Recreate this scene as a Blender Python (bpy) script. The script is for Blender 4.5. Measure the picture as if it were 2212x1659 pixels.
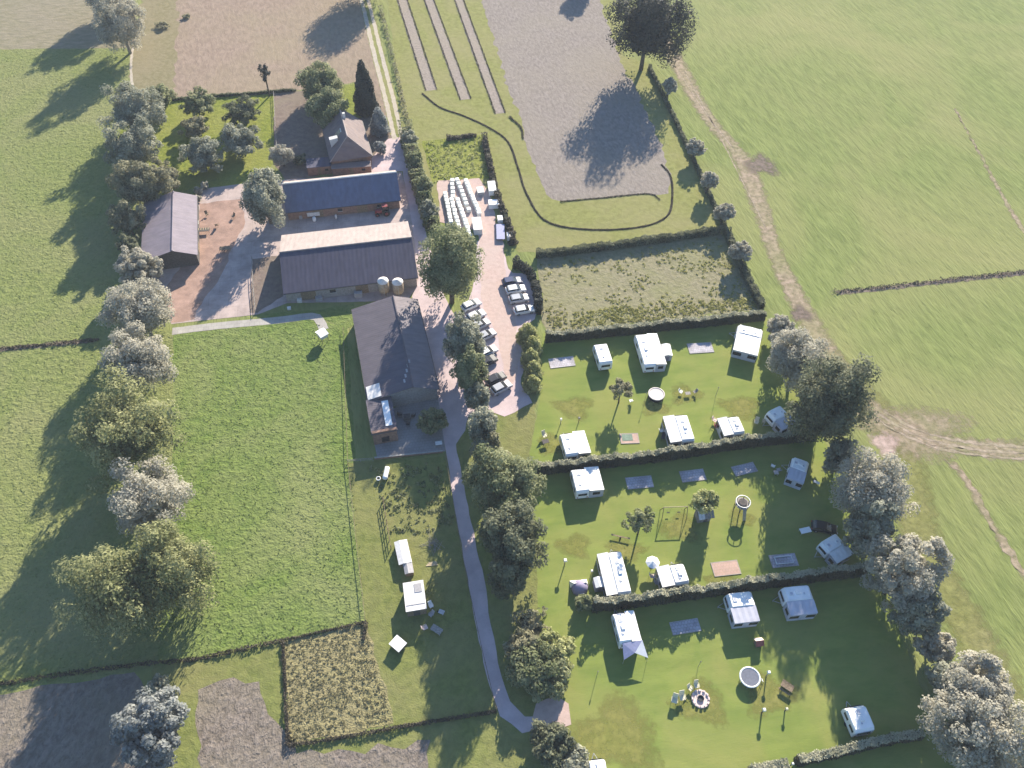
import bpy, bmesh, math, random
import numpy as np
from mathutils import Vector, Matrix
from mathutils.geometry import tessellate_polygon

for o in list(bpy.data.objects):
    bpy.data.objects.remove(o)
random.seed(7)
rng = np.random.default_rng(11)
R = math.radians
S = bpy.context.scene
C = S.collection

# ------------------------------------------------------------------ camera
CAM_H, PITCH, ROLL, HFOV = 120.0, 51.0, 2.0, 65.0
cam_d = bpy.data.cameras.new('camera')
cam = bpy.data.objects.new('camera', cam_d)
C.objects.link(cam)
cam_rot = Matrix.Rotation(R(90 - PITCH), 3, 'X') @ Matrix.Rotation(R(ROLL), 3, 'Z')
cam.matrix_world = Matrix.Translation((0, 0, CAM_H)) @ cam_rot.to_4x4()
cam_d.sensor_width = 36
cam_d.lens = 18 / math.tan(R(HFOV / 2))
cam_d.clip_start = 1
cam_d.clip_end = 6000
S.camera = cam

# ------------------------------------------------------------------ light
SUN_AZ, SUN_EL = 73.5, 24.0      # direction towards the sun, counter-clockwise from +X
W = bpy.data.worlds.new('World')
S.world = W
W.use_nodes = True
wn = W.node_tree
bg = wn.nodes['Background']
sky = wn.nodes.new('ShaderNodeTexSky')
sky.sky_type = 'NISHITA'
sky.sun_disc = False
sky.sun_elevation = R(SUN_EL)
sky.sun_rotation = R(90 - SUN_AZ)
sky.air_density = 1.3
sky.dust_density = 0.6
sky.ozone_density = 7.0
wn.links.new(sky.outputs[0], bg.inputs[0])
bg.inputs[1].default_value = 0.08
sl = bpy.data.lights.new('sun', 'SUN')
sl.energy = 5.0
sl.angle = R(0.53)
sl.color = (1.0, 0.90, 0.74)
sun = bpy.data.objects.new('sun', sl)
C.objects.link(sun)
sd = Vector((math.cos(R(SUN_AZ)) * math.cos(R(SUN_EL)), math.sin(R(SUN_AZ)) * math.cos(R(SUN_EL)), math.sin(R(SUN_EL))))
sun.rotation_euler = sd.to_track_quat('Z', 'Y').to_euler()
sun.location = sd * 300
S.view_settings.view_transform = 'Standard'
S.view_settings.look = 'None'
S.view_settings.exposure = 1.52
S.view_settings.gamma = 1.0
S.view_settings.use_curve_mapping = False
S.render.engine = 'CYCLES'
S.cycles.max_bounces = 6
HAZE = 0.00019
S.cycles.transparent_max_bounces = 8

# ------------------------------------------------------------------ survey plan: plan coordinate -> point on the land
PW, PH = 2212.0, 1659.0
FPX = PW / 2 / math.tan(R(HFOV / 2))


def P(x, y, z=0.0):
    d = cam_rot @ Vector(((x - PW / 2) / FPX, -(y - PH / 2) / FPX, -1.0))
    t = (z - CAM_H) / d.z
    return Vector((t * d.x, t * d.y, z))


def pxm(x, y, z=3.0):
    d = cam_rot @ Vector(((x - PW / 2) / FPX, -(y - PH / 2) / FPX, -1.0))
    return FPX / ((z - CAM_H) / d.z)


def zc(ox, oy, s, *pts):
    return [((ox + x / s) / 1.736, (oy + y / s) / 1.736) for x, y in pts]


def az(a, b, z=0):
    d = P(*b, z) - P(*a, z)
    return math.atan2(d.y, d.x)


# ------------------------------------------------------------------ materials
MATS = {}


def new_mat(name):
    m = bpy.data.materials.new(name)
    m.use_nodes = True
    MATS[name] = m
    return m, m.node_tree.nodes, m.node_tree.links, m.node_tree.nodes['Principled BSDF']


def plain(name, col, rough=0.6, metal=0.0, var=0.12, scale=3.0, bump=0.0, spec=0.3):
    m, n, l, b = new_mat(name)
    b.inputs['Roughness'].default_value = rough
    b.inputs['Metallic'].default_value = metal
    b.inputs['Specular IOR Level'].default_value = spec
    g = n.new('ShaderNodeNewGeometry')
    t = n.new('ShaderNodeTexNoise')
    t.inputs['Scale'].default_value = scale
    t.inputs['Detail'].default_value = 5
    l.new(g.outputs['Position'], t.inputs['Vector'])
    r = n.new('ShaderNodeMapRange')
    r.inputs['From Min'].default_value = 0.3
    r.inputs['From Max'].default_value = 0.7
    r.inputs['To Min'].default_value = 1 - var
    r.inputs['To Max'].default_value = 1 + var
    l.new(t.outputs[0], r.inputs[0])
    mx = n.new('ShaderNodeVectorMath')
    mx.operation = 'SCALE'
    mx.inputs[0].default_value = col
    l.new(r.outputs[0], mx.inputs['Scale'])
    l.new(mx.outputs[0], b.inputs['Base Color'])
    if bump:
        bp = n.new('ShaderNodeBump')
        bp.inputs['Strength'].default_value = 1
        bp.inputs['Distance'].default_value = bump
        l.new(t.outputs[0], bp.inputs['Height'])
        l.new(bp.outputs[0], b.inputs['Normal'])
    return m


def earth(name, a, b2, c, patch=0.03, tuft=1.1, bump=0.12, stretch=(1, 1), rot=0.0, patchmix=0.6, speck=0.5, fine=4.0):
    """land surface: a/b2 = light/dark of the tufts, c = colour of large worn patches"""
    m, n, l, bs = new_mat(name)
    bs.inputs['Roughness'].default_value = 0.95
    bs.inputs['Specular IOR Level'].default_value = 0.05
    g = n.new('ShaderNodeNewGeometry')
    mp = n.new('ShaderNodeMapping')
    mp.inputs['Rotation'].default_value = (0, 0, rot)
    l.new(g.outputs['Position'], mp.inputs['Vector'])
    mp2 = n.new('ShaderNodeMapping')
    mp2.inputs['Scale'].default_value = (stretch[0], stretch[1], 1)
    l.new(mp.outputs[0], mp2.inputs['Vector'])

    def noise(sc, det, vec, rough=0.55, dist=0.0):
        t = n.new('ShaderNodeTexNoise')
        t.inputs['Scale'].default_value = sc
        t.inputs['Detail'].default_value = det
        t.inputs['Roughness'].default_value = rough
        t.inputs['Distortion'].default_value = dist
        l.new(vec, t.inputs['Vector'])
        return t.outputs[0]

    def rng_(sock, lo, hi, to0=0.0, to1=1.0):
        r = n.new('ShaderNodeMapRange')
        r.inputs['From Min'].default_value = lo
        r.inputs['From Max'].default_value = hi
        r.inputs['To Min'].default_value = to0
        r.inputs['To Max'].default_value = to1
        l.new(sock, r.inputs[0])
        return r.outputs[0]

    def mix(f, A, B):
        x = n.new('ShaderNodeMix')
        x.data_type = 'RGBA'
        if isinstance(f, float):
            x.inputs[0].default_value = f
        else:
            l.new(f, x.inputs[0])
        for i, v in ((6, A), (7, B)):
            if isinstance(v, tuple):
                x.inputs[i].default_value = (*v, 1)
            else:
                l.new(v, x.inputs[i])
        return x.outputs[2]

    tf = noise(tuft, 3, mp2.outputs[0], 0.6, 0.4)
    fn = noise(fine, 2, mp2.outputs[0], 0.6)
    pt = noise(patch, 4, mp.outputs[0], 0.6, 0.6)
    pt2 = noise(patch * 5.3, 3, mp2.outputs[0], 0.6, 0.3)
    col = mix(rng_(tf, 0.36, 0.64), b2, a)
    col = mix(rng_(pt, 0.42, 0.66, 0, patchmix), col, c)
    dk = tuple(v * 0.55 for v in b2)
    lt = tuple(min(1, v * 1.35) for v in a)
    col = mix(rng_(fn, 0.62, 0.78, 0, speck), col, lt)
    col = mix(rng_(fn, 0.40, 0.26, 0, speck), col, dk)
    col = mix(rng_(pt2, 0.45, 0.7, 0, 0.35), col, tuple((x + y) / 2 for x, y in zip(b2, c)))
    l.new(col, bs.inputs['Base Color'])
    if bump:
        ad = n.new('ShaderNodeMath')
        ad.operation = 'MULTIPLY_ADD'
        ad.inputs[1].default_value = 0.45
        l.new(fn, ad.inputs[0])
        l.new(tf, ad.inputs[2])
        bp = n.new('ShaderNodeBump')
        bp.inputs['Strength'].default_value = 1.0
        bp.inputs['Distance'].default_value = bump
        l.new(ad.outputs[0], bp.inputs['Height'])
        l.new(bp.outputs[0], bs.inputs['Normal'])
    return m


def paving(name, a, b2, w=0.5, h=0.25, mortar=(0.12, 0.11, 0.11), rot=R(11), var=0.25):
    m, n, l, bs = new_mat(name)
    bs.inputs['Roughness'].default_value = 0.85
    bs.inputs['Specular IOR Level'].default_value = 0.15
    g = n.new('ShaderNodeNewGeometry')
    mp = n.new('ShaderNodeMapping')
    mp.inputs['Rotation'].default_value = (0, 0, -rot)
    l.new(g.outputs['Position'], mp.inputs['Vector'])
    t = n.new('ShaderNodeTexBrick')
    t.inputs['Color1'].default_value = (*a, 1)
    t.inputs['Color2'].default_value = (*b2, 1)
    t.inputs['Mortar'].default_value = (*mortar, 1)
    t.inputs['Scale'].default_value = 1
    t.inputs['Brick Width'].default_value = w
    t.inputs['Row Height'].default_value = h
    t.inputs['Mortar Size'].default_value = 0.018
    l.new(mp.outputs[0], t.inputs['Vector'])
    ns = n.new('ShaderNodeTexNoise')
    ns.inputs['Scale'].default_value = 0.35
    ns.inputs['Detail'].default_value = 6
    ns.inputs['Roughness'].default_value = 0.65
    l.new(g.outputs['Position'], ns.inputs['Vector'])
    r = n.new('ShaderNodeMapRange')
    r.inputs['From Min'].default_value = 0.3
    r.inputs['From Max'].default_value = 0.7
    r.inputs['To Min'].default_value = 1 - var
    r.inputs['To Max'].default_value = 1 + var
    l.new(ns.outputs[0], r.inputs[0])
    sc = n.new('ShaderNodeVectorMath')
    sc.operation = 'SCALE'
    l.new(t.outputs[0], sc.inputs[0])
    l.new(r.outputs[0], sc.inputs['Scale'])
    l.new(sc.outputs[0], bs.inputs['Base Color'])
    return m


def leafmat(name, a, b2, trans=0.35, rough=0.7):
    m, n, l, bs = new_mat(name)
    at = n.new('ShaderNodeAttribute')
    at.attribute_name = 'tone'
    x = n.new('ShaderNodeMix')
    x.data_type = 'RGBA'
    x.inputs[6].default_value = (*a, 1)
    x.inputs[7].default_value = (*b2, 1)
    l.new(at.outputs['Fac'], x.inputs[0])
    l.new(x.outputs[2], bs.inputs['Base Color'])
    bs.inputs['Roughness'].default_value = rough
    bs.inputs['Specular IOR Level'].default_value = 0.2
    tr = n.new('ShaderNodeBsdfTranslucent')
    l.new(x.outputs[2], tr.inputs['Color'])
    ms = n.new('ShaderNodeMixShader')
    ms.inputs[0].default_value = trans
    l.new(bs.outputs[0], ms.inputs[1])
    l.new(tr.outputs[0], ms.inputs[2])
    l.new(ms.outputs[0], n['Material Output'].inputs['Surface'])
    return m


def roofmat(name, a, b2, step=0.35, rot=0.0, var=0.2, rough=0.8):
    """courses of sheets or tiles: ribs run down the slope, wear in large stains"""
    m, n, l, bs = new_mat(name)
    bs.inputs['Roughness'].default_value = rough
    bs.inputs['Specular IOR Level'].default_value = 0.2
    g = n.new('ShaderNodeNewGeometry')
    mp = n.new('ShaderNodeMapping')
    mp.inputs['Rotation'].default_value = (0, 0, -rot)
    l.new(g.outputs['Position'], mp.inputs['Vector'])
    wv = n.new('ShaderNodeTexWave')
    wv.wave_type = 'BANDS'
    wv.bands_direction = 'X'
    wv.inputs['Scale'].default_value = 0.314 / step
    wv.inputs['Distortion'].default_value = 0.2
    l.new(mp.outputs[0], wv.inputs['Vector'])
    ns = n.new('ShaderNodeTexNoise')
    ns.inputs['Scale'].default_value = 0.5
    ns.inputs['Detail'].default_value = 7
    ns.inputs['Roughness'].default_value = 0.7
    l.new(g.outputs['Position'], ns.inputs['Vector'])
    r = n.new('ShaderNodeMapRange')
    r.inputs['From Min'].default_value = 0.35
    r.inputs['From Max'].default_value = 0.65
    l.new(ns.outputs[0], r.inputs[0])
    x = n.new('ShaderNodeMix')
    x.data_type = 'RGBA'
    x.inputs[6].default_value = (*a, 1)
    x.inputs[7].default_value = (*b2, 1)
    l.new(r.outputs[0], x.inputs[0])
    mp3 = n.new('ShaderNodeMapping')
    mp3.inputs['Scale'].default_value = (1.6, .22, 1)
    l.new(mp.outputs[0], mp3.inputs['Vector'])
    st = n.new('ShaderNodeTexNoise')
    st.inputs['Scale'].default_value = 0.9
    st.inputs['Detail'].default_value = 6
    l.new(mp3.outputs[0], st.inputs['Vector'])
    sr = n.new('ShaderNodeMapRange')
    sr.inputs['From Min'].default_value = .3
    sr.inputs['From Max'].default_value = .7
    sr.inputs['To Min'].default_value = .88
    sr.inputs['To Max'].default_value = 1.12
    l.new(st.outputs[0], sr.inputs[0])
    sv = n.new('ShaderNodeVectorMath')
    sv.operation = 'SCALE'
    l.new(x.outputs[2], sv.inputs[0])
    l.new(sr.outputs[0], sv.inputs['Scale'])
    l.new(sv.outputs[0], bs.inputs['Base Color'])
    bp = n.new('ShaderNodeBump')
    bp.inputs['Distance'].default_value = 0.012
    l.new(wv.outputs[0], bp.inputs['Height'])
    l.new(bp.outputs[0], bs.inputs['Normal'])
    return m


# land
earth('pasture_west', (.190, .215, .074), (.130, .158, .050), (.22, .21, .105), patch=.035, tuft=1.0, bump=.28, speck=.7, fine=2.8, patchmix=.7)
earth('pasture_mid', (.150, .198, .052), (.092, .138, .034), (.205, .215, .095), patch=.05, tuft=.9, bump=.28, speck=.7, fine=2.8, patchmix=.7)
earth('pasture_east', (.196, .228, .076), (.140, .170, .054), (.24, .235, .10), patch=.022, tuft=.75, bump=.22, stretch=(1.0, .22), rot=R(-16), speck=.5, fine=2.2, patchmix=.75)
earth('field_beige', (.285, .218, .170), (.212, .160, .124), (.265, .225, .14), patch=.03, tuft=.9, bump=.12, patchmix=.45, stretch=(1, .45), rot=R(-14))
earth('field_verge', (.225, .195, .115), (.17, .15, .08), (.24, .2, .13), patch=.05, tuft=.8, bump=.08)
earth('field_olive', (.245, .215, .150), (.175, .16, .10), (.24, .205, .16), patch=.04, tuft=.9, bump=.14, stretch=(.4, 1), rot=R(-10))
earth('field_grey', (.262, .228, .207), (.182, .157, .14), (.248, .218, .178), patch=.04, tuft=1.3, bump=.12, patchmix=.5, stretch=(1, .5), rot=R(-16))
earth('strip_grass', (.225, .232, .080), (.165, .172, .055), (.25, .225, .115), patch=.06, tuft=.8, bump=.08)
earth('bed_soil', (.31, .265, .235), (.22, .185, .16), (.28, .245, .19), patch=.1, tuft=1.6, bump=.14)
earth('garden_grass', (.20, .225, .04), (.12, .15, .026), (.23, .23, .07), patch=.08, tuft=1.0, bump=.18)
earth('camp_lawn', (.192, .234, .058), (.146, .192, .046), (.235, .238, .075), patch=.09, tuft=.5, bump=.03, speck=.25, stretch=(.35, 1), rot=R(-10), patchmix=.75)
earth('plot_dry', (.26, .235, .155), (.185, .17, .10), (.20, .21, .085), patch=.08, tuft=1.1, bump=.16)
earth('plot_tawny', (.27, .235, .13), (.18, .158, .085), (.24, .225, .10), patch=.1, tuft=1.3, bump=.3, speck=.8)
earth('soil_grey', (.225, .19, .165), (.13, .108, .09), (.20, .175, .13), patch=.08, tuft=1.3, bump=.26, speck=.7, stretch=(1, .6), rot=R(12))
earth('rough_grass', (.178, .195, .060), (.122, .142, .042), (.205, .188, .085), patch=.09, tuft=.8, bump=.12)
earth('soil_brown', (.21, .165, .14), (.15, .115, .10), (.2, .17, .12), patch=.08, tuft=.9, bump=.08)
earth('dirt_track', (.36, .28, .215), (.27, .22, .15), (.22, .22, .10), patch=.12, tuft=.9, bump=.08, patchmix=.7)
earth('gravel', (.49, .37, .335), (.41, .305, .27), (.47, .38, .34), patch=.1, tuft=1.2, bump=.03, speck=.2)
earth('track_pale', (.45, .40, .34), (.35, .31, .26), (.42, .36, .26), patch=.1, tuft=1.0, bump=.03, speck=.25)
paving('drive_pavers', (.52, .41, .415), (.48, .38, .385), .22, .11, (.42, .34, .34), var=.15)
paving('yard_concrete', (.40, .32, .295), (.365, .295, .275), 4.0, 4.0, (.2, .17, .15), var=.25)
paving('yard_brick', (.37, .235, .19), (.31, .20, .165), .3, .15, (.22, .16, .12), var=.3)
paving('path_slab', (.36, .34, .31), (.32, .30, .28), 1.0, 1.0, (.2, .19, .17), var=.15)
paving('pad_tiles', (.43, .40, .44), (.36, .335, .375), .5, .5, (.15, .17, .10), var=.4)
paving('pad_pink', (.46, .31, .26), (.40, .28, .24), .5, .5, (.3, .25, .16), var=.2)
paving('terrace_tiles', (.285, .265, .255), (.26, .245, .24), .6, .6, (.18, .17, .16), var=.15)
# foliage
leafmat('leaf_green', (.13, .16, .075), (.35, .36, .205), .5)
leafmat('leaf_dark', (.085, .10, .06), (.23, .24, .15), .45)
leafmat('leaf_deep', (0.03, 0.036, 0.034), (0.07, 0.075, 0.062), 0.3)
leafmat('leaf_silver', (.35, .34, .28), (.53, .50, .415), .5)
leafmat('leaf_greygreen', (0.17, 0.185, 0.135), (0.42, 0.42, 0.325), 0.45)
leafmat('leaf_bluegrey', (0.16, 0.18, 0.185), (0.38, 0.39, 0.37), 0.45)
leafmat('leaf_willow', (.145, .165, .068), (.385, .385, .195), .45)
leafmat('leaf_lime', (0.22, 0.245, 0.09), (0.5, 0.5, 0.25), 0.45)
leafmat('leaf_olive', (0.14, 0.14, 0.08), (0.37, 0.35, 0.23), 0.45)
leafmat('leaf_hedge_shaded', (0.028, 0.034, 0.022), (0.07, 0.075, 0.048), 0.2)  # shade of the hedge sides put into this near black leaf colour
leafmat('leaf_hedge_sunlit', (0.32, 0.32, 0.22), (0.5, 0.48, 0.35), 0.35)  # sunlight on the hedge tops put into this pale leaf colour
leafmat('leaf_bank', (0.05, 0.042, 0.033), (0.1, 0.085, 0.06), 0.2)
leafmat('leaf_grass', (.16, .195, .065), (.27, .295, .12), .5)
leafmat('leaf_grass_mid', (.12, .17, .045), (.235, .275, .11), .5)
leafmat('leaf_grass_east', (.19, .21, .085), (.27, .285, .125), .5)
leafmat('leaf_crop', (.24, .25, .065), (.42, .40, .15), .4)
leafmat('leaf_straw', (.215, .20, .11), (.32, .295, .175), .45)
earth('rut_soil', (.42, .34, .27), (.32, .26, .20), (.27, .25, .14), patch=.2, tuft=1.2, bump=.04)
earth('ditch_shade_mud', (.075, .062, .05), (.04, .034, .028), (.09, .08, .05), patch=.3, tuft=1.5, bump=.1)  # dark mud with the shade of the ditch put into its colour
earth('worn_lawn', (.220, .220, .062), (.175, .186, .048), (.24, .222, .075), patch=.2, tuft=.8, bump=.03, speck=.25)
plain('bark', (.10, .08, .062), .95, var=.3, scale=4, bump=.04)
plain('bark_pale', (.24, .22, .19), .95, var=.3, scale=4, bump=.04)
plain('dark_filler', (.022, .024, .014), 1.0, var=.3)
# buildings and things
roofmat('roof_slate_shaded', (.075, .073, .108), (.066, .064, .095), .9, R(11))  # shade of the slope facing away from the sun is in this colour
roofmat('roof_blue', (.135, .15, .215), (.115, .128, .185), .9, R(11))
roofmat('roof_sheet_sunlit', (.34, .285, .265), (.295, .25, .235), 1.0, R(11))  # sunlight on the north slopes put into this pale colour
roofmat('roof_purple', (.23, .20, .225), (.19, .165, .195), .5, R(11 + 90))
roofmat('roof_camp_shaded', (.118, .104, .122), (.10, .09, .108), .5, R(13 + 90))  # roof darkened in its colour to carry the tree's shade
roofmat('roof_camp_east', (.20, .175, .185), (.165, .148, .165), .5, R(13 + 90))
roofmat('roof_tile', (.20, .155, .145), (.15, .12, .125), .3, R(4 + 90))
plain('wall_brick', (.24, .15, .115), .9, var=.25, scale=2)
plain('wall_grey', (.28, .26, .25), .9, var=.2)
plain('wall_dark', (.09, .08, .075), .9, var=.3)
plain('wall_white', (.62, .60, .56), .8, var=.08)
plain('timber', (.20, .15, .10), .85, var=.35, scale=5)
plain('timber_pale', (.42, .34, .22), .85, var=.25, scale=5)
plain('timber_grey', (.26, .24, .22), .9, var=.3, scale=5)
plain('plastic_white', (.80, .80, .79), .45, var=.05, scale=1.3)
plain('awning_white', (.78, .77, .75), .75, var=.06, scale=1.4)
plain('awning_grey', (.46, .46, .52), .75, var=.08, scale=1.2)
plain('awning_blue', (.30, .31, .45), .75, var=.1)
plain('canvas_purple', (.26, .23, .33), .8, var=.1)
plain('window_dark', (.018, .02, .026), .12, var=.1, spec=.6)
plain('rubber', (.02, .02, .02), .85)
plain('metal_grey', (.42, .42, .43), .4, .6)
plain('metal_dark', (.06, .06, .065), .5, .3)
plain('metal_white', (.68, .68, .66), .4)
plain('cloth_pink', (.62, .49, .46), .85, var=.1)
plain('cloth_red', (.30, .09, .075), .8, var=.15)
plain('cloth_cream', (.66, .60, .44), .85, var=.1)
plain('cloth_black', (.025, .024, .03), .85)
plain('cloth_green', (.16, .22, .17), .85, var=.2)
plain('sheet_white', (.66, .64, .62), .55, var=.14, scale=2.5)
plain('sheet_grey', (.33, .32, .33), .55, var=.14, scale=2.5)
plain('bale_wrap', (.62, .63, .60), .45, var=.12, scale=2.0)
plain('trampoline_mat', (.13, .14, .18), .7)
plain('trampoline_sheet', (.52, .48, .45), .7, var=.08)
plain('pad_white', (.66, .69, .68), .6)
plain('silo_steel', (.36, .28, .20), .6, var=.25, scale=2)
plain('tractor_red', (.22, .035, .04), .5)
plain('lamp_white', (.75, .74, .68), .5)
plain('stone_pale', (.60, .49, .46), .9, var=.2, scale=4)
for nm, c in (('car_white', (.70, .70, .70)), ('car_silver', (.40, .41, .44)), ('car_black', (.02, .02, .026)), ('car_blue', (.04, .05, .11)), ('car_grey', (.17, .17, .19))):
    plain(nm, c, .28, .0, var=.02, spec=.6)
plain('light_red', (.35, .02, .02), .3)
plain('light_clear', (.7, .7, .66), .2)


def soft(name):
    """the same ground with a ragged worn edge: it thins out into the grass below"""
    m = MATS[name].copy()
    m.name = name + '_ragged'
    n, l = m.node_tree.nodes, m.node_tree.links
    bs = n['Principled BSDF']
    at = n.new('ShaderNodeAttribute')
    at.attribute_name = 'edge'
    g = n.new('ShaderNodeNewGeometry')
    t = n.new('ShaderNodeTexNoise')
    t.inputs['Scale'].default_value = 0.9
    t.inputs['Detail'].default_value = 5
    t.inputs['Roughness'].default_value = 0.65
    l.new(g.outputs['Position'], t.inputs['Vector'])
    a = n.new('ShaderNodeMath')
    a.operation = 'MULTIPLY_ADD'
    a.inputs[1].default_value = 2.2
    l.new(t.outputs[0], a.inputs[0])
    l.new(at.outputs['Fac'], a.inputs[2])
    r = n.new('ShaderNodeMapRange')
    r.inputs['From Min'].default_value = 1.05
    r.inputs['From Max'].default_value = 2.3
    l.new(a.outputs[0], r.inputs[0])
    tr = n.new('ShaderNodeBsdfTransparent')
    ms = n.new('ShaderNodeMixShader')
    l.new(r.outputs[0], ms.inputs[0])
    l.new(tr.outputs[0], ms.inputs[1])
    l.new(bs.outputs[0], ms.inputs[2])
    l.new(ms.outputs[0], n['Material Output'].inputs['Surface'])
    MATS[name + '_ragged'] = m


for nm in ('worn_lawn', 'dirt_track', 'rut_soil', 'soil_brown', 'rough_grass', 'strip_grass', 'gravel', 'track_pale'):
    soft(nm)


# ------------------------------------------------------------------ mesh helpers
def link(me, name, mat, parent=None):
    o = bpy.data.objects.new(name, me)
    if mat:
        if not me.materials:
            me.materials.append(MATS[mat])
    C.objects.link(o)
    if parent is not None:
        o.parent = parent
    return o


def tag(o, label=None, cat=None, group=None, kind=None):
    if label:
        o['label'] = label
    if cat:
        o['category'] = cat
    if group:
        o['group'] = group
    if kind:
        o['kind'] = kind
    return o


def thing(name, label, cat, loc=(0, 0, 0), rz=0.0, group=None):
    o = bpy.data.objects.new(name, None)
    o.empty_display_size = 0.3
    C.objects.link(o)
    o.location = loc
    o.rotation_euler = (0, 0, rz)
    return tag(o, label, cat, group)


def dup(root, loc, rz, label=None, group=None):
    r = root.copy()
    C.objects.link(r)
    r.location = loc
    r.rotation_euler = (0, 0, rz)
    if label:
        r['label'] = label
    if group:
        r['group'] = group
    for ch in list(root.children):
        c = ch.copy()
        C.objects.link(c)
        c.parent = r
        for g in ch.children:
            d = g.copy()
            C.objects.link(d)
            d.parent = c
    return r


class MB:
    def __init__(s):
        s.v, s.f = [], []

    def add(s, vs, fs):
        k = len(s.v)
        s.v += [tuple(v) for v in vs]
        s.f += [tuple(i + k for i in f) for f in fs]
        return s

    def box(s, c, d, rz=0.0, taper=1.0):
        x, y, z = c
        a, b, h = d[0] / 2, d[1] / 2, d[2] / 2
        ca, sa = math.cos(rz), math.sin(rz)
        vs = []
        for dz, t in ((-h, 1), (h, taper)):
            for dx, dy in ((-a, -b), (a, -b), (a, b), (-a, b)):
                dx *= t
                dy *= t
                vs.append((x + dx * ca - dy * sa, y + dx * sa + dy * ca, z + dz))
        return s.add(vs, [(0, 3, 2, 1), (4, 5, 6, 7), (0, 1, 5, 4), (1, 2, 6, 5), (2, 3, 7, 6), (3, 0, 4, 7)])

    def tube(s, a, b, r0, r1=None, n=8):
        a, b = Vector(a), Vector(b)
        r1 = r0 if r1 is None else r1
        d = (b - a).normalized()
        u = d.orthogonal().normalized()
        w = d.cross(u)
        vs = []
        for c, r in ((a, r0), (b, r1)):
            for i in range(n):
                t = 2 * math.pi * i / n
                vs.append(c + u * (r * math.cos(t)) + w * (r * math.sin(t)))
        fs = [(i, (i + 1) % n, n + (i + 1) % n, n + i) for i in range(n)]
        fs += [tuple(range(n))[::-1], tuple(range(n, 2 * n))]
        return s.add(vs, fs)

    def lathe(s, prof, c=(0, 0, 0), n=20):
        vs, fs = [], []
        for r, z in prof:
            for i in range(n):
                t = 2 * math.pi * i / n
                vs.append((c[0] + r * math.cos(t), c[1] + r * math.sin(t), c[2] + z))
        for k in range(len(prof) - 1):
            for i in range(n):
                j = (i + 1) % n
                fs.append((k * n + i, k * n + j, (k + 1) * n + j, (k + 1) * n + i))
        fs.append(tuple(range(n))[::-1])
        m = len(prof) - 1
        fs.append(tuple(range(m * n, m * n + n)))
        return s.add(vs, fs)

    def prof_x(s, prof, xs):
        """profile in (y,z) swept along x; xs = [(x, inset)]"""
        n = len(prof)
        cy = sum(p[0] for p in prof) / n
        cz = sum(p[1] for p in prof) / n
        vs, fs = [], []
        for x, ins in xs:
            for y, z in prof:
                dy, dz = y - cy, z - cz
                vs.append((x, y - math.copysign(min(ins, abs(dy)), dy), z - (ins if dz > 0 else 0)))
        for k in range(len(xs) - 1):
            for i in range(n):
                j = (i + 1) % n
                fs.append((k * n + i, k * n + j, (k + 1) * n + j, (k + 1) * n + i))
        fs.append(tuple(range(n))[::-1])
        fs.append(tuple(range((len(xs) - 1) * n, len(xs) * n)))
        return s.add(vs, fs)

    def torus(s, R0, r, z, n=28, m=6, c=(0, 0)):
        vs, fs = [], []
        for i in range(n):
            t = 2 * math.pi * i / n
            for j in range(m):
                q = 2 * math.pi * j / m
                rr = R0 + r * math.cos(q)
                vs.append((c[0] + rr * math.cos(t), c[1] + rr * math.sin(t), z + r * 0.5 * math.sin(q)))
        for i in range(n):
            for j in range(m):
                fs.append((i * m + j, ((i + 1) % n) * m + j, ((i + 1) % n) * m + (j + 1) % m, i * m + (j + 1) % m))
        return s.add(vs, fs)

    def build(s, name, mat, parent=None, smooth=False):
        me = bpy.data.meshes.new(name)
        me.from_pydata(s.v, [], s.f)
        bm = bmesh.new()
        bm.from_mesh(me)
        bmesh.ops.recalc_face_normals(bm, faces=bm.faces)
        bm.to_mesh(me)
        bm.free()
        if smooth:
            for p in me.polygons:
                p.use_smooth = True
        me.update()
        return link(me, name, mat, parent)


LAYER = [0]


def wobble(pts, amp, step=1.6):
    out = []
    n = len(pts)
    for i in range(n):
        a, b = pts[i], pts[(i + 1) % n]
        L = (b - a).length
        k = max(1, int(L / step))
        if k > 160:
            k = 160
        nrm = Vector((-(b - a).y, (b - a).x, 0)).normalized() if L > 0 else Vector((0, 0, 0))
        for j in range(k):
            p = a.lerp(b, j / k)
            if amp and j:
                p = p + nrm * random.uniform(-amp, amp)
            out.append(p)
    return out


def sheet(name, px, mat, z, amp=0.25, world=False, parent=None):
    pts = [Vector((*p[:2], 0)) for p in px] if world else [P(*p) for p in px]
    pts = wobble(pts, amp)
    tris = tessellate_polygon([[Vector((p.x, p.y, 0)) for p in pts]])
    me = bpy.data.meshes.new(name)
    me.from_pydata([(p.x, p.y, z) for p in pts], [], [tuple(t) for t in tris])
    bm = bmesh.new()
    bm.from_mesh(me)
    bmesh.ops.recalc_face_normals(bm, faces=bm.faces)
    for f in bm.faces:
        if f.normal.z < 0:
            f.normal_flip()
    bm.to_mesh(me)
    bm.free()
    o = link(me, name, mat, parent)
    if parent is None:
        tag(o, kind='structure')
    return o


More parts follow.
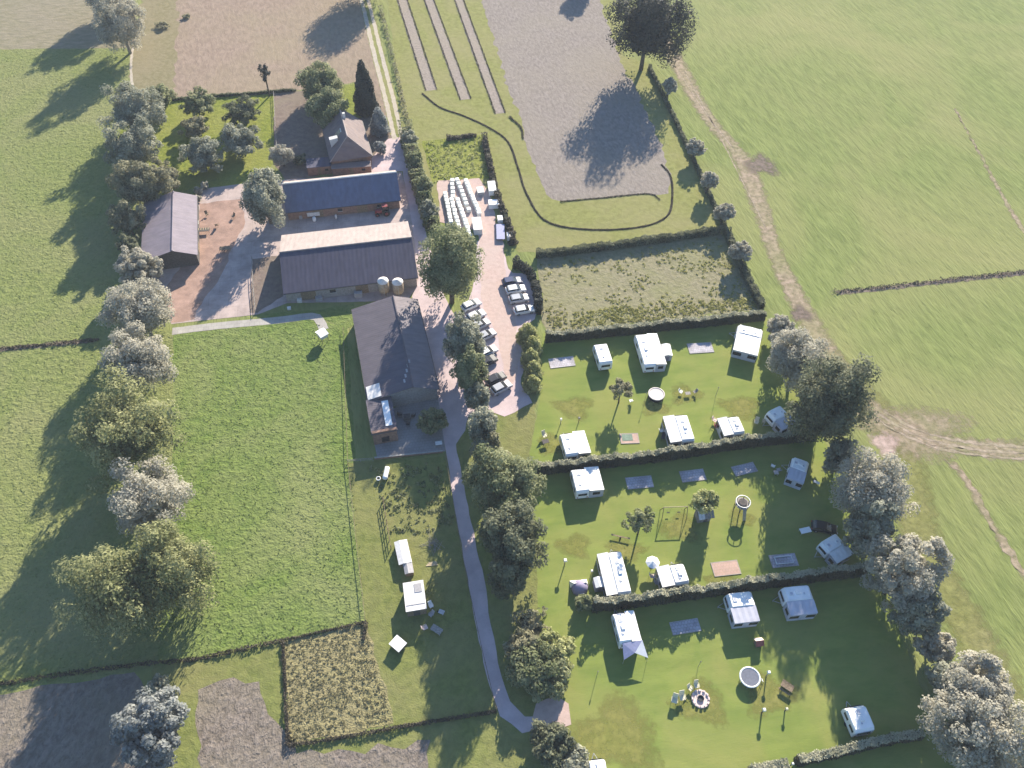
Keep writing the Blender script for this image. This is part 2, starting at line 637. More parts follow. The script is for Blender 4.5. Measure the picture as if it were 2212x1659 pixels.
def smooth_path(pts, step=1.0):
    """Catmull-Rom through world points"""
    if len(pts) < 3:
        return [pts[0].lerp(pts[-1], i / max(1, int((pts[-1] - pts[0]).length / step))) for i in range(int((pts[-1] - pts[0]).length / step) + 1)] + [pts[-1]]
    out = []
    q = [pts[0] * 2 - pts[1]] + pts + [pts[-1] * 2 - pts[-2]]
    for i in range(1, len(q) - 2):
        p0, p1, p2, p3 = q[i - 1], q[i], q[i + 1], q[i + 2]
        k = max(2, int((p2 - p1).length / step))
        for j in range(k):
            t = j / k
            out.append(0.5 * ((2 * p1) + (p2 - p0) * t + (2 * p0 - 5 * p1 + 4 * p2 - p3) * t * t + (3 * p1 - p0 - 3 * p2 + p3) * t ** 3))
    out.append(pts[-1])
    return out


def ribbon(name, px, width, mat, z, amp=0.12, offset=0.0, parent=None, kind='structure'):
    path = smooth_path([P(*p) for p in px])
    vs, fs, ed = [], [], []
    n = len(path)
    cols = ((.5, 0.0), (.24, 1.0), (-.24, 1.0), (-.5, 0.0))
    for i, p in enumerate(path):
        a, b = path[max(0, i - 1)], path[min(n - 1, i + 1)]
        d = (b - a)
        d = Vector((d.x, d.y, 0)).normalized()
        nr = Vector((-d.y, d.x, 0))
        w = width if not callable(width) else width(i / (n - 1))
        end = min(1.0, min(i, n - 1 - i) / 3)
        for f, e in cols:
            q = p + nr * (offset + w * f + random.uniform(-amp, amp))
            vs.append((q.x, q.y, z))
            ed.append(e * end)
        if i:
            k = 4 * i
            for c in range(3):
                fs.append((k - 4 + c, k - 3 + c, k + 1 + c, k + c))
    me = bpy.data.meshes.new(name)
    me.from_pydata(vs, [], fs)
    at = me.attributes.new('edge', 'FLOAT', 'POINT')
    at.data.foreach_set('value', ed)
    me.update()
    o = link(me, name, mat, parent)
    if parent is None:
        tag(o, kind=kind)
    return o


def blotch(name, px, r, mat, z, sx=1.0):
    """round worn patch that fades into the grass"""
    p = P(*px)
    n = 22
    vs, fs, ed = [(p.x, p.y, z)], [], [1.0]
    for k, (f, e) in enumerate(((.5, .9), (1.0, 0.0))):
        for i in range(n):
            t = 2 * math.pi * i / n
            q = r * f * (1 + .2 * math.sin(3 * t + p.x) + .12 * math.sin(5 * t))
            vs.append((p.x + q * sx * math.cos(t), p.y + q * math.sin(t), z))
            ed.append(e)
    for i in range(n):
        j = (i + 1) % n
        fs += [(0, 1 + i, 1 + j), (1 + i, 1 + n + i, 1 + n + j, 1 + j)]
    me = bpy.data.meshes.new(name)
    me.from_pydata(vs, [], fs)
    at = me.attributes.new('edge', 'FLOAT', 'POINT')
    at.data.foreach_set('value', ed)
    me.update()
    return tag(link(me, name, mat), kind='structure')


# ------------------------------------------------------------------ foliage
def leaf_mesh(name, pos, nrm, size, tone, mat, aspect=0.6, droop=None):
    n = len(pos)
    nrm = nrm / np.maximum(1e-6, np.linalg.norm(nrm, axis=1))[:, None]
    ref = rng.normal(size=(n, 3))
    if droop is not None:
        ref = ref * (1 - droop) + np.array([0, 0, -1.0]) * droop * 2
    t1 = np.cross(np.cross(nrm, ref), nrm)
    t1 /= np.maximum(1e-6, np.linalg.norm(t1, axis=1))[:, None]
    t2 = np.cross(nrm, t1)
    a = (size)[:, None] * t1
    b = (size * aspect)[:, None] * t2
    bend = nrm * (size * 0.18)[:, None]
    v = np.stack([pos - a, pos + b - bend * 0.2, pos + a - bend, pos - b - bend * 0.2], axis=1).reshape(-1, 3)
    me = bpy.data.meshes.new(name)
    me.vertices.add(4 * n)
    me.vertices.foreach_set('co', v.astype(np.float32).ravel())
    me.loops.add(4 * n)
    me.loops.foreach_set('vertex_index', np.arange(4 * n, dtype=np.int32))
    me.polygons.add(n)
    me.polygons.foreach_set('loop_start', np.arange(0, 4 * n, 4, dtype=np.int32))
    me.polygons.foreach_set('loop_total', np.full(n, 4, dtype=np.int32))
    me.update(calc_edges=True)
    at = me.attributes.new('tone', 'FLOAT', 'FACE')
    at.data.foreach_set('value', tone.astype(np.float32))
    me.materials.append(MATS[mat])
    return me


def sph(n):
    d = rng.normal(size=(n, 3))
    return d / np.linalg.norm(d, axis=1)[:, None]


def crown_points(rx, rz, style, leaf, cover=2.4):
    """leaf positions, normals, sizes and tones of one crown centred on the origin"""
    area = 4 * math.pi * rx * (rx + rz) / 2
    N = int(min(20000, max(400, cover * area / (2 * leaf * leaf * 0.62))))
    if style == 'cone':
        h = 1 - 2 * np.sqrt(rng.random(N))
        q = rng.uniform(0, 2 * np.pi, N)
        w = np.clip((1 - h) / 2, 0, 1) ** .6 * np.where(h < -.85, .75, 1) * (1 + .12 * np.sin(q * 3 + h * 5) + .08 * np.sin(q * 5 - h * 9))
        f = rng.uniform(.72, 1.04, N)
        pos = np.stack([np.cos(q) * w * f, np.sin(q) * w * f, h], 1) * np.array([rx, rx, rz])
        nrm = np.stack([np.cos(q), np.sin(q), np.full(N, .4)], 1) + rng.normal(size=(N, 3)) * .5
        tone = np.clip(.5 + .3 * np.sin(q * 3 + h * 5) + rng.normal(size=N) * .22, 0, 1)
        return pos + rng.normal(size=pos.shape) * leaf * .3, nrm, leaf * rng.uniform(.65, 1.3, N), tone
    ncl = int(np.clip(20 + 9.0 * rx, 22, 110))
    if style == 'round':
        ncl = int(np.clip(40 + 14 * rx, 50, 170))
    d = sph(ncl)
    lowz = -0.45 if cover < 2 else -0.85
    d[:, 2] = np.where(d[:, 2] < lowz, -d[:, 2] * 0.6, d[:, 2])
    # lobed outline: the reach of the crown differs with direction
    ph = rng.uniform(0, 6.28, 4)
    qa = np.arctan2(d[:, 1], d[:, 0])
    lobe = 1 + .10 * np.sin(2 * qa + ph[0]) + .08 * np.sin(3 * qa + ph[1]) + .06 * np.sin(5 * qa + ph[2] + 3 * d[:, 2])
    rad = rng.uniform(0.55, 0.88, ncl)
    cr = rng.uniform(0.17, 0.30, ncl)
    if style == 'loose':
        rad = rng.uniform(0.35, 1.0, ncl)
        cr = rng.uniform(0.15, 0.27, ncl)
    if style == 'round':
        rad = rng.uniform(.70, .90, ncl)
        cr = rng.uniform(0.12, 0.20, ncl)
    if style == 'weep':
        rad = rng.uniform(0.4, 0.95, ncl)
        cr = rng.uniform(0.13, 0.24, ncl)
        lobe = 1 + (lobe - 1) * 1.3
    cc = d * (rad * lobe)[:, None]
    tone_c = rng.uniform(0.1, 0.9, ncl)
    w = cr ** 2
    k = rng.choice(ncl, N, p=w / w.sum())
    ld = sph(N)
    ld[:, 2] = np.where((ld[:, 2] < -0.3) & (rng.random(N) < .4), -ld[:, 2], ld[:, 2])
    rr = cr[k] * rng.uniform(0.6, 1.08, N)
    pos = cc[k] + ld * rr[:, None]
    nrm = ld * 1.0 + cc[k] * 0.3 + rng.normal(size=(N, 3)) * 0.42 + np.array([0, 0, .4])
    if style == 'weep':
        hang = rng.random(N) < .5
        pos[:, 2] -= np.where(hang, rng.uniform(0, .5, N), 0)
        pos[:, :2] *= np.where(hang, 1.05, 1)[:, None]
    if cover >= 2:
        # filler leaves added deep inside the crown to block light
        inner = rng.random(N) < .2
        pin = sph(N) * (rng.uniform(0.15, .62, N))[:, None]
        pin[:, 2] -= .12
        pos = np.where(inner[:, None], pin, pos)
    pos = pos * np.array([rx, rx, rz])
    pos += rng.normal(size=pos.shape) * leaf * 0.25
    size = leaf * rng.uniform(0.65, 1.3, N)
    if cover >= 2:
        size = np.where(inner, size * 2.0, size)  # filler leaves enlarged so they block more light
    tone = np.clip(tone_c[k] + rng.normal(size=N) * 0.22, 0, 1)
    return pos, nrm, size, tone


def tree(name, label, cx, cy, rpx, h, mat, style='clump', rzf=0.46, trunk=None, cat='tree', group=None, leaf=0.25, cover=2.9, cz=None, bark='bark', lean=(0, 0), ry=None):
    zc_ = h * (1 - rzf) if cz is None else cz
    c = P(cx, cy, zc_)
    rx = rpx / pxm(cx, cy, zc_) * (1.08 if cover >= 2 else 1.0)
    if mat == 'leaf_silver':
        leaf, cover = leaf * .85, cover * 1.1
    base = Vector((c.x + lean[0], c.y + lean[1], 0))
    t = thing(name, label, cat, base, 0, group)
    pos, nrm, size, tone = crown_points(rx, h * rzf, style, leaf, cover)
    if ry:
        pos[:, 1] *= ry
    pos = pos + np.array([-lean[0], -lean[1], zc_])
    keep = pos[:, 2] > 0.12
    me = leaf_mesh('crown', pos[keep], nrm[keep], size[keep], tone[keep], mat, droop=.6 if style == 'weep' else None, aspect=.45 if style == 'weep' else .62)
    link(me, 'crown', None, t)
    tr = trunk or max(.09, h * 0.022)
    m = MB()
    top = Vector((-lean[0] * .8, -lean[1] * .8, zc_ + h * rzf * .25))
    mid = Vector((random.uniform(-.2, .2), random.uniform(-.2, .2), zc_ * .45))
    m.tube((0, 0, -.15), mid, tr * 1.25, tr, 8)
    m.tube(mid, top, tr, tr * .4, 8)
    for i in range(6):
        a = 2 * math.pi * i / 6 + random.uniform(-.4, .4)
        s = mid.lerp(top, random.uniform(.15, .8))
        e = Vector((math.cos(a) * rx * .62 - lean[0], math.sin(a) * rx * .62 - lean[1], zc_ + random.uniform(-.35, .4) * h * rzf))
        m.tube(s, e, tr * .45, tr * .12, 6)
    m.build('trunk', bark, t, True)
    return t


def bush_points(path, width, height, per_m, leaf, rough=.18, z0=0.0, mode='all'):
    """leaf cloud along a path, box-like section with a bumpy top"""
    L = [0]
    for a, b in zip(path, path[1:]):
        L.append(L[-1] + (b - a).length)
    tot = L[-1]
    N = int(per_m * tot)
    s = rng.uniform(0, tot, N)
    pa = np.array([[p.x, p.y] for p in path])
    Ls = np.array(L)
    x = np.interp(s, Ls, pa[:, 0])
    y = np.interp(s, Ls, pa[:, 1])
    x2 = np.interp(np.minimum(s + .5, tot), Ls, pa[:, 0]) - np.interp(np.maximum(s - .5, 0), Ls, pa[:, 0])
    y2 = np.interp(np.minimum(s + .5, tot), Ls, pa[:, 1]) - np.interp(np.maximum(s - .5, 0), Ls, pa[:, 1])
    ln = np.maximum(1e-6, np.hypot(x2, y2))
    nx, ny = -y2 / ln, x2 / ln
    wav = 1 + rough * (np.sin(s * 1.3 + 1) * .45 + np.sin(s * 3.1) * .35 + np.sin(s * .47 + 2) * .5)
    hh = height * wav
    ww = width * (1 + rough * .8 * np.sin(s * 2.3 + .5))
    face = rng.random(N)
    u = rng.uniform(-1, 1, N)
    v = rng.uniform(0.03, 1, N)
    pt = width / (width + 2 * height)
    top = face < max(.3, pt)
    if mode == 'sides':
        top = face < 0
    if mode == 'top':
        top = face < 2
    side = np.where(rng.random(N) < .5, -1, 1)
    off = np.where(top, u * .5 * ww, side * .5 * ww * (1 - .18 * v))
    z = z0 + np.where(top, hh, v * hh) + rng.normal(size=N) * .06
    off = off + rng.normal(size=N) * .08
    pos = np.stack([x + nx * off, y + ny * off, np.maximum(z, .04)], 1)
    nrm = np.stack([np.where(top, 0, nx * side), np.where(top, 0, ny * side), np.where(top, 1, .25)], 1) + rng.normal(size=(N, 3)) * .5
    size = leaf * rng.uniform(.6, 1.35, N)
    tone = np.clip(.5 + .3 * np.sin(s * .8) + rng.normal(size=N) * .25, 0, 1)
    return pos, nrm, size, tone


def hedge(name, label, px, width, height, mat='leaf_hedge_shaded', per_m=None, leaf=.16, cat='hedge', group=None, rough=.18, core=True, topmat=None):
    path = smooth_path([P(*p) for p in px], 1.0)
    c = path[len(path) // 2]
    base = Vector((c.x, c.y, 0))
    t = thing(name, label, cat, base, 0, group)
    loc = [p - base for p in path]
    per_m = per_m or int(1.7 * (width + 2 * height) / (2 * leaf * leaf * .6))
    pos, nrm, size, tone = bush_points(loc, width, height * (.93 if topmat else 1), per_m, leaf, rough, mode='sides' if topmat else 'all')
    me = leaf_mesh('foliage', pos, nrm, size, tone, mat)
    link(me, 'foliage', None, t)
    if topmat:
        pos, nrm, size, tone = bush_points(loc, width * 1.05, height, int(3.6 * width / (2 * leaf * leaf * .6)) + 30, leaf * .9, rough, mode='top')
        link(leaf_mesh('sunlit_top', pos, nrm, size, tone, topmat), 'sunlit_top', None, t)  # top leaves in the colour painted as sunlit
    if core:
        m = MB()
        for a, b in zip(loc[::2], loc[2::2]):
            d = b - a
            m.box(((a.x + b.x) / 2, (a.y + b.y) / 2, height * .39), (d.length * 1.02, width * .62, height * .76), math.atan2(d.y, d.x))
        m.build('light_blocker', 'dark_filler', t)  # solid core added inside the hedge to block light
    return t


def fence(name, label, px, h=1.1, step=2.6, rails=2, mat='timber', post=.06, boards=False):
    pts = [P(*p) for p in px]
    t = thing(name, label, 'fence', (pts[0].x, pts[0].y, 0))
    o = pts[0]
    pm = MB().box((0, 0, h / 2), (post * 2, post * 2, h + .06))
    first = None
    for a, b in zip(pts, pts[1:]):
        L = (b - a).length
        k = max(1, round(L / step))
        for i in range(k + 1):
            p = a.lerp(b, i / k) - o
            if first is None:
                first = pm.build('post', mat, t)
                first.location = p
            else:
                c = first.copy()
                C.objects.link(c)
                c.location = p
                c.parent = t
        for r in range(rails):
            z = h * (1 - r / max(1, rails) * .8) - .06
            A, B = a - o, b - o
            d = B - A
            MB().box(((A.x + B.x) / 2, (A.y + B.y) / 2, z), (d.length, .05, .10), math.atan2(d.y, d.x)).build('rail', mat, t)
    return t


def scatter(name, label, cat, px, n, mat, leaf=.2, per=10, r=.3, h=.35, clump=None):
    """uncountable low plants inside a polygon"""
    pts = [P(*p) for p in px]
    xs = [p.x for p in pts]
    ys = [p.y for p in pts]

    def inside(x, y):
        c = False
        j = len(pts) - 1
        for i in range(len(pts)):
            if (pts[i].y > y) != (pts[j].y > y) and x < (pts[j].x - pts[i].x) * (y - pts[i].y) / (pts[j].y - pts[i].y) + pts[i].x:
                c = not c
            j = i
        return c
    cen = []
    cl = [(random.uniform(min(xs), max(xs)), random.uniform(min(ys), max(ys))) for _ in range(clump)] if clump else None
    tries = 0
    while len(cen) < n and tries < n * 30:
        tries += 1
        if cl:
            a = random.choice(cl)
            x, y = a[0] + random.gauss(0, 2.2), a[1] + random.gauss(0, 1.4)
        else:
            x, y = random.uniform(min(xs), max(xs)), random.uniform(min(ys), max(ys))
        if inside(x, y):
            cen.append((x, y, random.uniform(.5, 1.4)))
    ce = np.array(cen)
    k = np.repeat(np.arange(len(ce)), per)
    d = sph(len(k))
    d[:, 2] = np.abs(d[:, 2])
    pos = np.stack([ce[k, 0], ce[k, 1], np.full(len(k), .03)], 1) + d * np.array([r, r, h]) * (ce[k, 2] * rng.uniform(.5, 1, len(k)))[:, None]
    tc = rng.random(len(ce))
    tone = np.clip(tc[k] * .7 + .15 + rng.normal(size=len(k)) * .15, 0, 1)
    me = leaf_mesh(name, pos, d + rng.normal(size=d.shape) * .4, leaf * rng.uniform(.6, 1.3, len(k)), tone, mat)
    return tag(link(me, name, None), label, cat, kind='stuff')

# ================================================================== LAND
g = MB().add([(-1500, -900, 0), (1500, -900, 0), (1500, 2600, 0), (-1500, 2600, 0)], [(0, 1, 2, 3)]).build('ground', 'pasture_east')
tag(g, kind='structure')
# west of the farm
sheet('west_pasture', [(-900, 112), (300, 104), (283, 200), (240, 300), (300, 720), (380, 712), (375, 1430), (300, 1450), (-900, 1640)], 'pasture_west', .010)
sheet('olive_field', [(-900, -260), (250, -260), (300, 104), (-900, 113)], 'field_olive', .012)
sheet('beige_field', [(330, -260), (730, -260), (845, 255), (800, 250), (790, 175), (590, 203), (370, 216), (285, 226), (283, 100), (312, 0)], 'field_beige', .014, .4)
sheet('field_margin', [(255, -260), (372, -260), (385, 60), (372, 215), (284, 226), (283, 100), (305, 0)], 'field_verge', .018, .9)
sheet('middle_pasture', [(375, 722), (680, 690), (748, 705), (792, 1342), (610, 1385), (340, 1440), (372, 1000)], 'pasture_mid', .014)
sheet('orchard_grass', [(285, 226), (370, 216), (592, 203), (592, 350), (560, 395), (430, 405), (300, 430), (240, 330)], 'garden_grass', .020)
sheet('house_plot', [(592, 203), (790, 178), (800, 250), (845, 262), (850, 350), (620, 392), (592, 352)], 'soil_brown', .018)
sheet('house_lawn', [(700, 190), (790, 178), (800, 250), (735, 262)], 'garden_grass', .022)
# trial strips east of the lane
sheet('strip_meadow', [(810, -260), (1180, -260), (1330, -260), (1345, 120), (1405, 140), (1560, 490), (1160, 545), (1120, 545), (1050, 470), (920, 470), (868, 280)], 'strip_grass', .012)
sheet('grey_field', [(1000, -200), (1240, -200), (1310, 50), (1345, 140), (1400, 250), (1435, 330), (1449, 395), (1444, 418), (1425, 421), (1300, 429), (1215, 436), (1192, 430), (1176, 408), (1166, 385), (1130, 300), (1128, 262), (1100, 200), (1042, 0)], 'field_grey', .018, .7)
sheet('grass_oval', [(1195, 437), (1300, 428), (1400, 419), (1425, 432), (1440, 460), (1385, 478), (1290, 486), (1210, 478), (1188, 458)], 'strip_grass', .022, .3)
for i, (a, b, w) in enumerate([((850, -60), (932, 195), 3.0), ((905, -60), (1006, 215), 2.9), ((970, -60), (1081, 245), 2.7)]):
    o = ribbon('garden_bed', [a, ((a[0] + b[0]) / 2 - 2, (a[1] + b[1]) / 2), b], w, 'bed_soil', .026, .25)
sheet('weedy_plot', [(912, 305), (1045, 290), (1062, 385), (1010, 388), (935, 398)], 'garden_grass', .020, .3)
sheet('dry_plot', [(1158, 553), (1555, 503), (1645, 668), (1178, 722)], 'plot_dry', .020, .6)
# camp lawns
sheet('camp_lawn', [(1172, 720), (1650, 680), (1780, 950), (1890, 1230), (2060, 1659), (2180, 1980), (1230, 1990), (1225, 1520), (1160, 1430), (1160, 1180), (1140, 1010), (1165, 870)], 'camp_lawn', .016, .2)
sheet('bank_grass', [(960, 980), (1000, 880), (1160, 840), (1150, 1010), (1165, 1180), (1240, 1520), (1235, 1990), (1010, 1990), (1060, 1500)], 'rough_grass', .014, .3)
sheet('garden_strip', [(752, 1000), (962, 985), (1000, 1200), (1075, 1535), (850, 1570), (790, 1345)], 'rough_grass', .018, .2)
sheet('tawny_plot', [(612, 1384), (792, 1344), (850, 1562), (622, 1612)], 'plot_tawny', .024, .45)
sheet('bottom_grass', [(330, 1440), (610, 1385), (622, 1612), (1072, 1535), (1230, 1580), (1240, 1990), (300, 1990)], 'rough_grass', .015, .2)
sheet('grey_plot', [(428, 1490), (475, 1470), (560, 1472), (598, 1560), (640, 1628), (760, 1622), (930, 1598), (940, 1990), (420, 1990)], 'soil_grey', .024, .8)
sheet('brown_field', [(-900, 1640), (290, 1452), (320, 1510), (340, 1990), (-900, 1990)], 'soil_grey', .016, .3)
# lane and paved yards
ribbon('farm_lane', [(755, -100), (788, 0), (815, 110), (842, 215), (858, 290)], 3.6, 'strip_grass', .026, .1)
ribbon('lane_rut', [(755, -100), (788, 0), (815, 110), (842, 215), (860, 300)], 1.05, 'track_pale', .034, .1, offset=.95)
ribbon('lane_rut', [(755, -100), (788, 0), (815, 110), (842, 215), (862, 300)], 1.15, 'track_pale', .034, .1, offset=-1.1)
sheet('paved_drive', [(838, 300), (868, 296), (888, 380), (925, 520), (950, 620), (985, 690), (1000, 790), (1040, 880), (1012, 900), (1005, 930), (985, 960), (1004, 1060), (1018, 1130), (1046, 1250), (1060, 1350), (1083, 1460), (1102, 1515), (1134, 1548), (1180, 1548), (1212, 1535), (1225, 1560), (1200, 1572), (1128, 1584), (1080, 1547), (1057, 1480), (1030, 1360), (1011, 1250), (982, 1100), (965, 985), (950, 900), (915, 735), (890, 640), (905, 600), (890, 480), (870, 370), (800, 375), (800, 345)], 'drive_pavers', .030, .14)
sheet('camp_terrace', [(806, 945), (852, 930), (848, 885), (892, 850), (945, 850), (962, 975), (815, 990)], 'terrace_tiles', .034, .03)
sheet('farm_yard', [(425, 410), (560, 392), (620, 388), (868, 372), (895, 480), (910, 605), (880, 650), (620, 655), (555, 680), (370, 700), (340, 620), (300, 590), (300, 560), (425, 560)], 'yard_concrete', .026, .05)
sheet('sunlit_brick_band', [(430, 440), (520, 430), (530, 480), (510, 520), (470, 610), (425, 670), (420, 690), (370, 698), (345, 640), (400, 560), (432, 500)], 'yard_brick', .032, .4)  # brick, cut to the sunlit band between shadows; that light is painted in
sheet('animal_pen', [(545, 560), (605, 552), (612, 640), (556, 676), (540, 676)], 'soil_brown', .034, .2)
sheet('shade_lawn', [(555, 680), (700, 668), (764, 655), (770, 700), (745, 712), (700, 690), (556, 706)], 'pasture_mid', .028, .2)
ribbon('concrete_path', [(372, 716), (470, 704), (600, 692), (672, 683), (690, 692), (700, 712)], 1.9, 'path_slab', .036, .03)
# car park
sheet('car_park', [(1028, 520), (1085, 525), (1098, 580), (1108, 590), (1150, 590), (1165, 660), (1155, 690), (1140, 700), (1135, 760), (1125, 830), (1150, 870), (1090, 900), (1030, 880), (1000, 690), (1015, 640), (1030, 590)], 'drive_pavers', .038, .2)
sheet('gravel_drive', [(1035, 385), (1062, 430), (1075, 500), (1090, 530), (1090, 575), (1098, 620), (1112, 680), (1122, 760), (1120, 800), (1104, 838), (1088, 800), (1072, 720), (1052, 680), (1038, 640), (1040, 560), (1030, 500), (950, 480), (945, 390)], 'gravel', .044, .3)
# field tracks
ribbon('dirt_track', [(1425, 60), (1470, 150), (1530, 255), (1600, 340), (1640, 440), (1680, 560), (1740, 680), (1790, 760), (1850, 840)], lambda t: 4.2 + 1.6 * math.sin(t * 9) ** 2, 'dirt_track_ragged', .014, .4)
ribbon('rut_line', [(1465, 140), (1530, 240), (1600, 330)], .5, 'rut_soil_ragged', .020, .15, offset=-1.0)
ribbon('rut_line', [(1470, 150), (1545, 290), (1600, 400), (1650, 500)], .4, 'rut_soil_ragged', .020, .15, offset=.9)
ribbon('cart_track', [(1860, 860), (1920, 905), (2000, 945), (2100, 965), (2212, 975), (2500, 985)], lambda t: 3.6 + 3.4 * t, 'dirt_track_ragged', .018, .5)
for off in (-1.4, -.1, 1.3):
    ribbon('rut_line', [(1880, 880), (1940, 920), (2010, 950), (2100, 968), (2212, 978), (2500, 990)], .7, 'rut_soil_ragged' if off else 'soil_brown_ragged', .024, .3, offset=off)
ribbon('field_path', [(2040, 985), (2090, 1040), (2140, 1130), (2212, 1240), (2300, 1370)], 1.6, 'dirt_track_ragged', .017, .5)
ribbon('field_path', [(2060, 230), (2120, 340), (2170, 430), (2212, 500), (2300, 640)], lambda t: .4 + 1.6 * t, 'dirt_track_ragged', .017, .4)
ribbon('grass_margin', [(1770, 760), (1930, 940), (2000, 1190), (2110, 1390), (2300, 1750)], 8.0, 'strip_grass_ragged', .013, .5)
sheet('turning_place', [(1158, 1520), (1205, 1505), (1228, 1520), (1234, 1565), (1195, 1580), (1150, 1575)], 'gravel', .040, .2)
ribbon('footpath', [(288, 100), (283, 140), (286, 192)], .7, 'track_pale', .024, .1)
blotch('bare_patch', (1645, 357), 4.6, 'soil_brown_ragged', .016)
blotch('bare_patch', (1730, 678), 2.6, 'soil_brown_ragged', .022)
blotch('stony_patch', (1912, 960), 3.4, 'gravel_ragged', .021, .8)
blotch('worn_ground', (1975, 930), 7.0, 'dirt_track_ragged', .0165, 1.6)
for px, r in (((1480, 852), 2.6), ((1415, 880), 2.2), ((1240, 880), 3.0), ((1600, 880), 3.2), ((1470, 1140), 3.0), ((1600, 1120), 2.0), ((1513, 1520), 3.4), ((1660, 1500), 3.4), ((1330, 1590), 5.5), ((1560, 1255), 2.4), ((1195, 960), 2.5), ((1350, 1190), 2.6), ((1240, 1180), 2.4)):
    blotch('trodden_grass', px, r, 'worn_lawn_ragged', .020, 1.3)
# ditches along the fields
ribbon('ditch', [(-200, 772), (0, 755), (110, 745), (215, 735)], 1.3, 'soil_brown_ragged', .018, .2)
ribbon('ditch', [(1795, 634), (1900, 624), (2050, 607), (2212, 590), (2400, 574)], 1.6, 'soil_brown_ragged', .018, .25)

# ================================================================== HEDGES AND BANKS
hedge('clipped_hedge', 'long clipped hedge with pale top between the dry plot and the top camping lawn', [(1178, 738), (1290, 728), (1420, 714), (1540, 702), (1650, 690)], .85, 2.5, 'leaf_hedge_shaded', topmat='leaf_hedge_sunlit', rough=.16)
hedge('clipped_hedge', 'long clipped hedge dividing the top camping lawn from the middle one', [(1150, 1024), (1300, 1008), (1450, 990), (1600, 966), (1760, 948)], .9, 2.9, 'leaf_hedge_shaded', topmat='leaf_hedge_sunlit', rough=.18)
hedge('clipped_hedge', 'long clipped hedge dividing the middle camping lawn from the bottom one', [(1278, 1318), (1400, 1303), (1550, 1282), (1700, 1260), (1865, 1240)], .9, 3.3, 'leaf_hedge_shaded', topmat='leaf_hedge_sunlit', rough=.18)
hedge('clipped_hedge', 'short hedge along the bottom edge of the bottom lawn, right of the gap', [(1716, 1648), (1800, 1630), (1900, 1605), (1985, 1590)], 1.0, 2.0, 'leaf_hedge_shaded', topmat='leaf_hedge_sunlit', rough=.18)
hedge('clipped_hedge', 'stub of dark hedge left of the gap at the bottom edge', [(1615, 1672), (1650, 1664), (1695, 1655)], 1.2, 2.0, 'leaf_dark', topmat='leaf_hedge_sunlit', rough=.1)
hedge('field_hedge', 'dark hedge along the upper side of the dry plot', [(1158, 556), (1260, 545), (1400, 526), (1562, 503)], 1.1, 1.8, 'leaf_dark', rough=.2)
hedge('field_hedge', 'dark narrow hedge running down beside the row of pollard willows', [(1402, 148), (1440, 225), (1480, 310), (1530, 420), (1568, 500)], .8, 1.1, 'leaf_dark', rough=.25)
hedge('field_hedge', 'dark hedge on the right side of the dry plot', [(1568, 505), (1605, 590), (1645, 668)], 1.3, 1.7, 'leaf_dark', rough=.2)
hedge('low_hedge', 'thin winding dark edging that curves round the grey field', [(912, 202), (950, 232), (1000, 250), (1060, 278), (1098, 308), (1118, 360), (1138, 420), (1180, 478), (1270, 496), (1380, 491), (1440, 468), (1452, 425), (1448, 380), (1428, 355)], .22, .16, 'leaf_bank', leaf=.11, core=False, per_m=70)
ribbon('ditch_line', [(912, 202), (950, 232), (1000, 250), (1060, 278), (1098, 308), (1118, 360), (1138, 420), (1180, 478), (1270, 496), (1380, 491), (1440, 468), (1452, 425), (1448, 380), (1428, 355)], .55, 'ditch_shade_mud', .030, .06)  # flat dark strip, painted for the shaded hollow of the ditch
hedge('low_hedge', 'short dark edging along the top of the grass oval', [(1210, 436), (1300, 428), (1400, 419), (1425, 432)], .2, .16, 'leaf_bank', leaf=.11, core=False)
hedge('low_hedge', 'short broken edging left of the grey field', [(1100, 252), (1125, 276), (1130, 300)], .3, .25, 'leaf_bank', leaf=.12, core=False)
for i, (a, b, w) in enumerate([((850, -60), (932, 195), 1.5), ((905, -60), (1006, 215), 1.45), ((970, -60), (1081, 245), 1.35)]):
    pa, pb = P(*a), P(*b)
    d = (pb - pa).normalized()
    nr = Vector((-d.y, d.x, 0))
    for s, sn in ((1, 'right'), (-1, 'left')):
        A, B = pa + nr * w * s, pb + nr * w * s
        base = Vector((B.x, B.y, 0))
        t = thing('bed_edging', 'thin dark %s edging of the %s narrow garden bed' % (sn, ('left', 'middle', 'right')[i]), 'edging', base)
        pth = [A.lerp(B, k / 30) - base for k in range(31)]
        pos, nrm, size, tone = bush_points(pth, .22, .18, 44, .11, .5)
        link(leaf_mesh('foliage', pos, nrm, size, tone, 'leaf_bank'), 'foliage', None, t)
hedge('reed_bank', 'dark reeds added to cast the shade of the ditch in the left pastures', [(0, 754), (110, 744), (215, 734)], .6, .35, 'leaf_bank', cat='reeds', core=False, per_m=45, rough=.6)  # reeds added on flat ground so their shadow stands for the ditch
hedge('reed_bank', 'dark reeds added to cast the shade of the ditch in the right field', [(1800, 631), (1900, 621), (2050, 604), (2212, 587), (2400, 570)], .8, .22, 'leaf_bank', cat='reeds', core=False, per_m=26, rough=.8)  # reed row added to shade the uncut ditch
hedge('reed_bank', 'thin dark reeds across the left pastures below the weeping willow', [(-60, 1488), (120, 1460), (300, 1436), (420, 1424), (610, 1384)], .45, .38, 'leaf_bank', cat='reeds', core=False, per_m=45, rough=.5)
hedge('lane_hedge', 'tall ragged hedge beside the drive, right of the long sheds', [(878, 292), (890, 340), (905, 400), (922, 455), (935, 500)], 3.0, 3.2, 'leaf_green', leaf=.24, rough=.4)
hedge('lane_hedge', 'sparse low hedge along the verge of the pale lane', [(822, 20), (850, 130), (872, 230), (886, 280)], .9, .8, 'leaf_olive', leaf=.2, per_m=30, rough=.6, core=False)
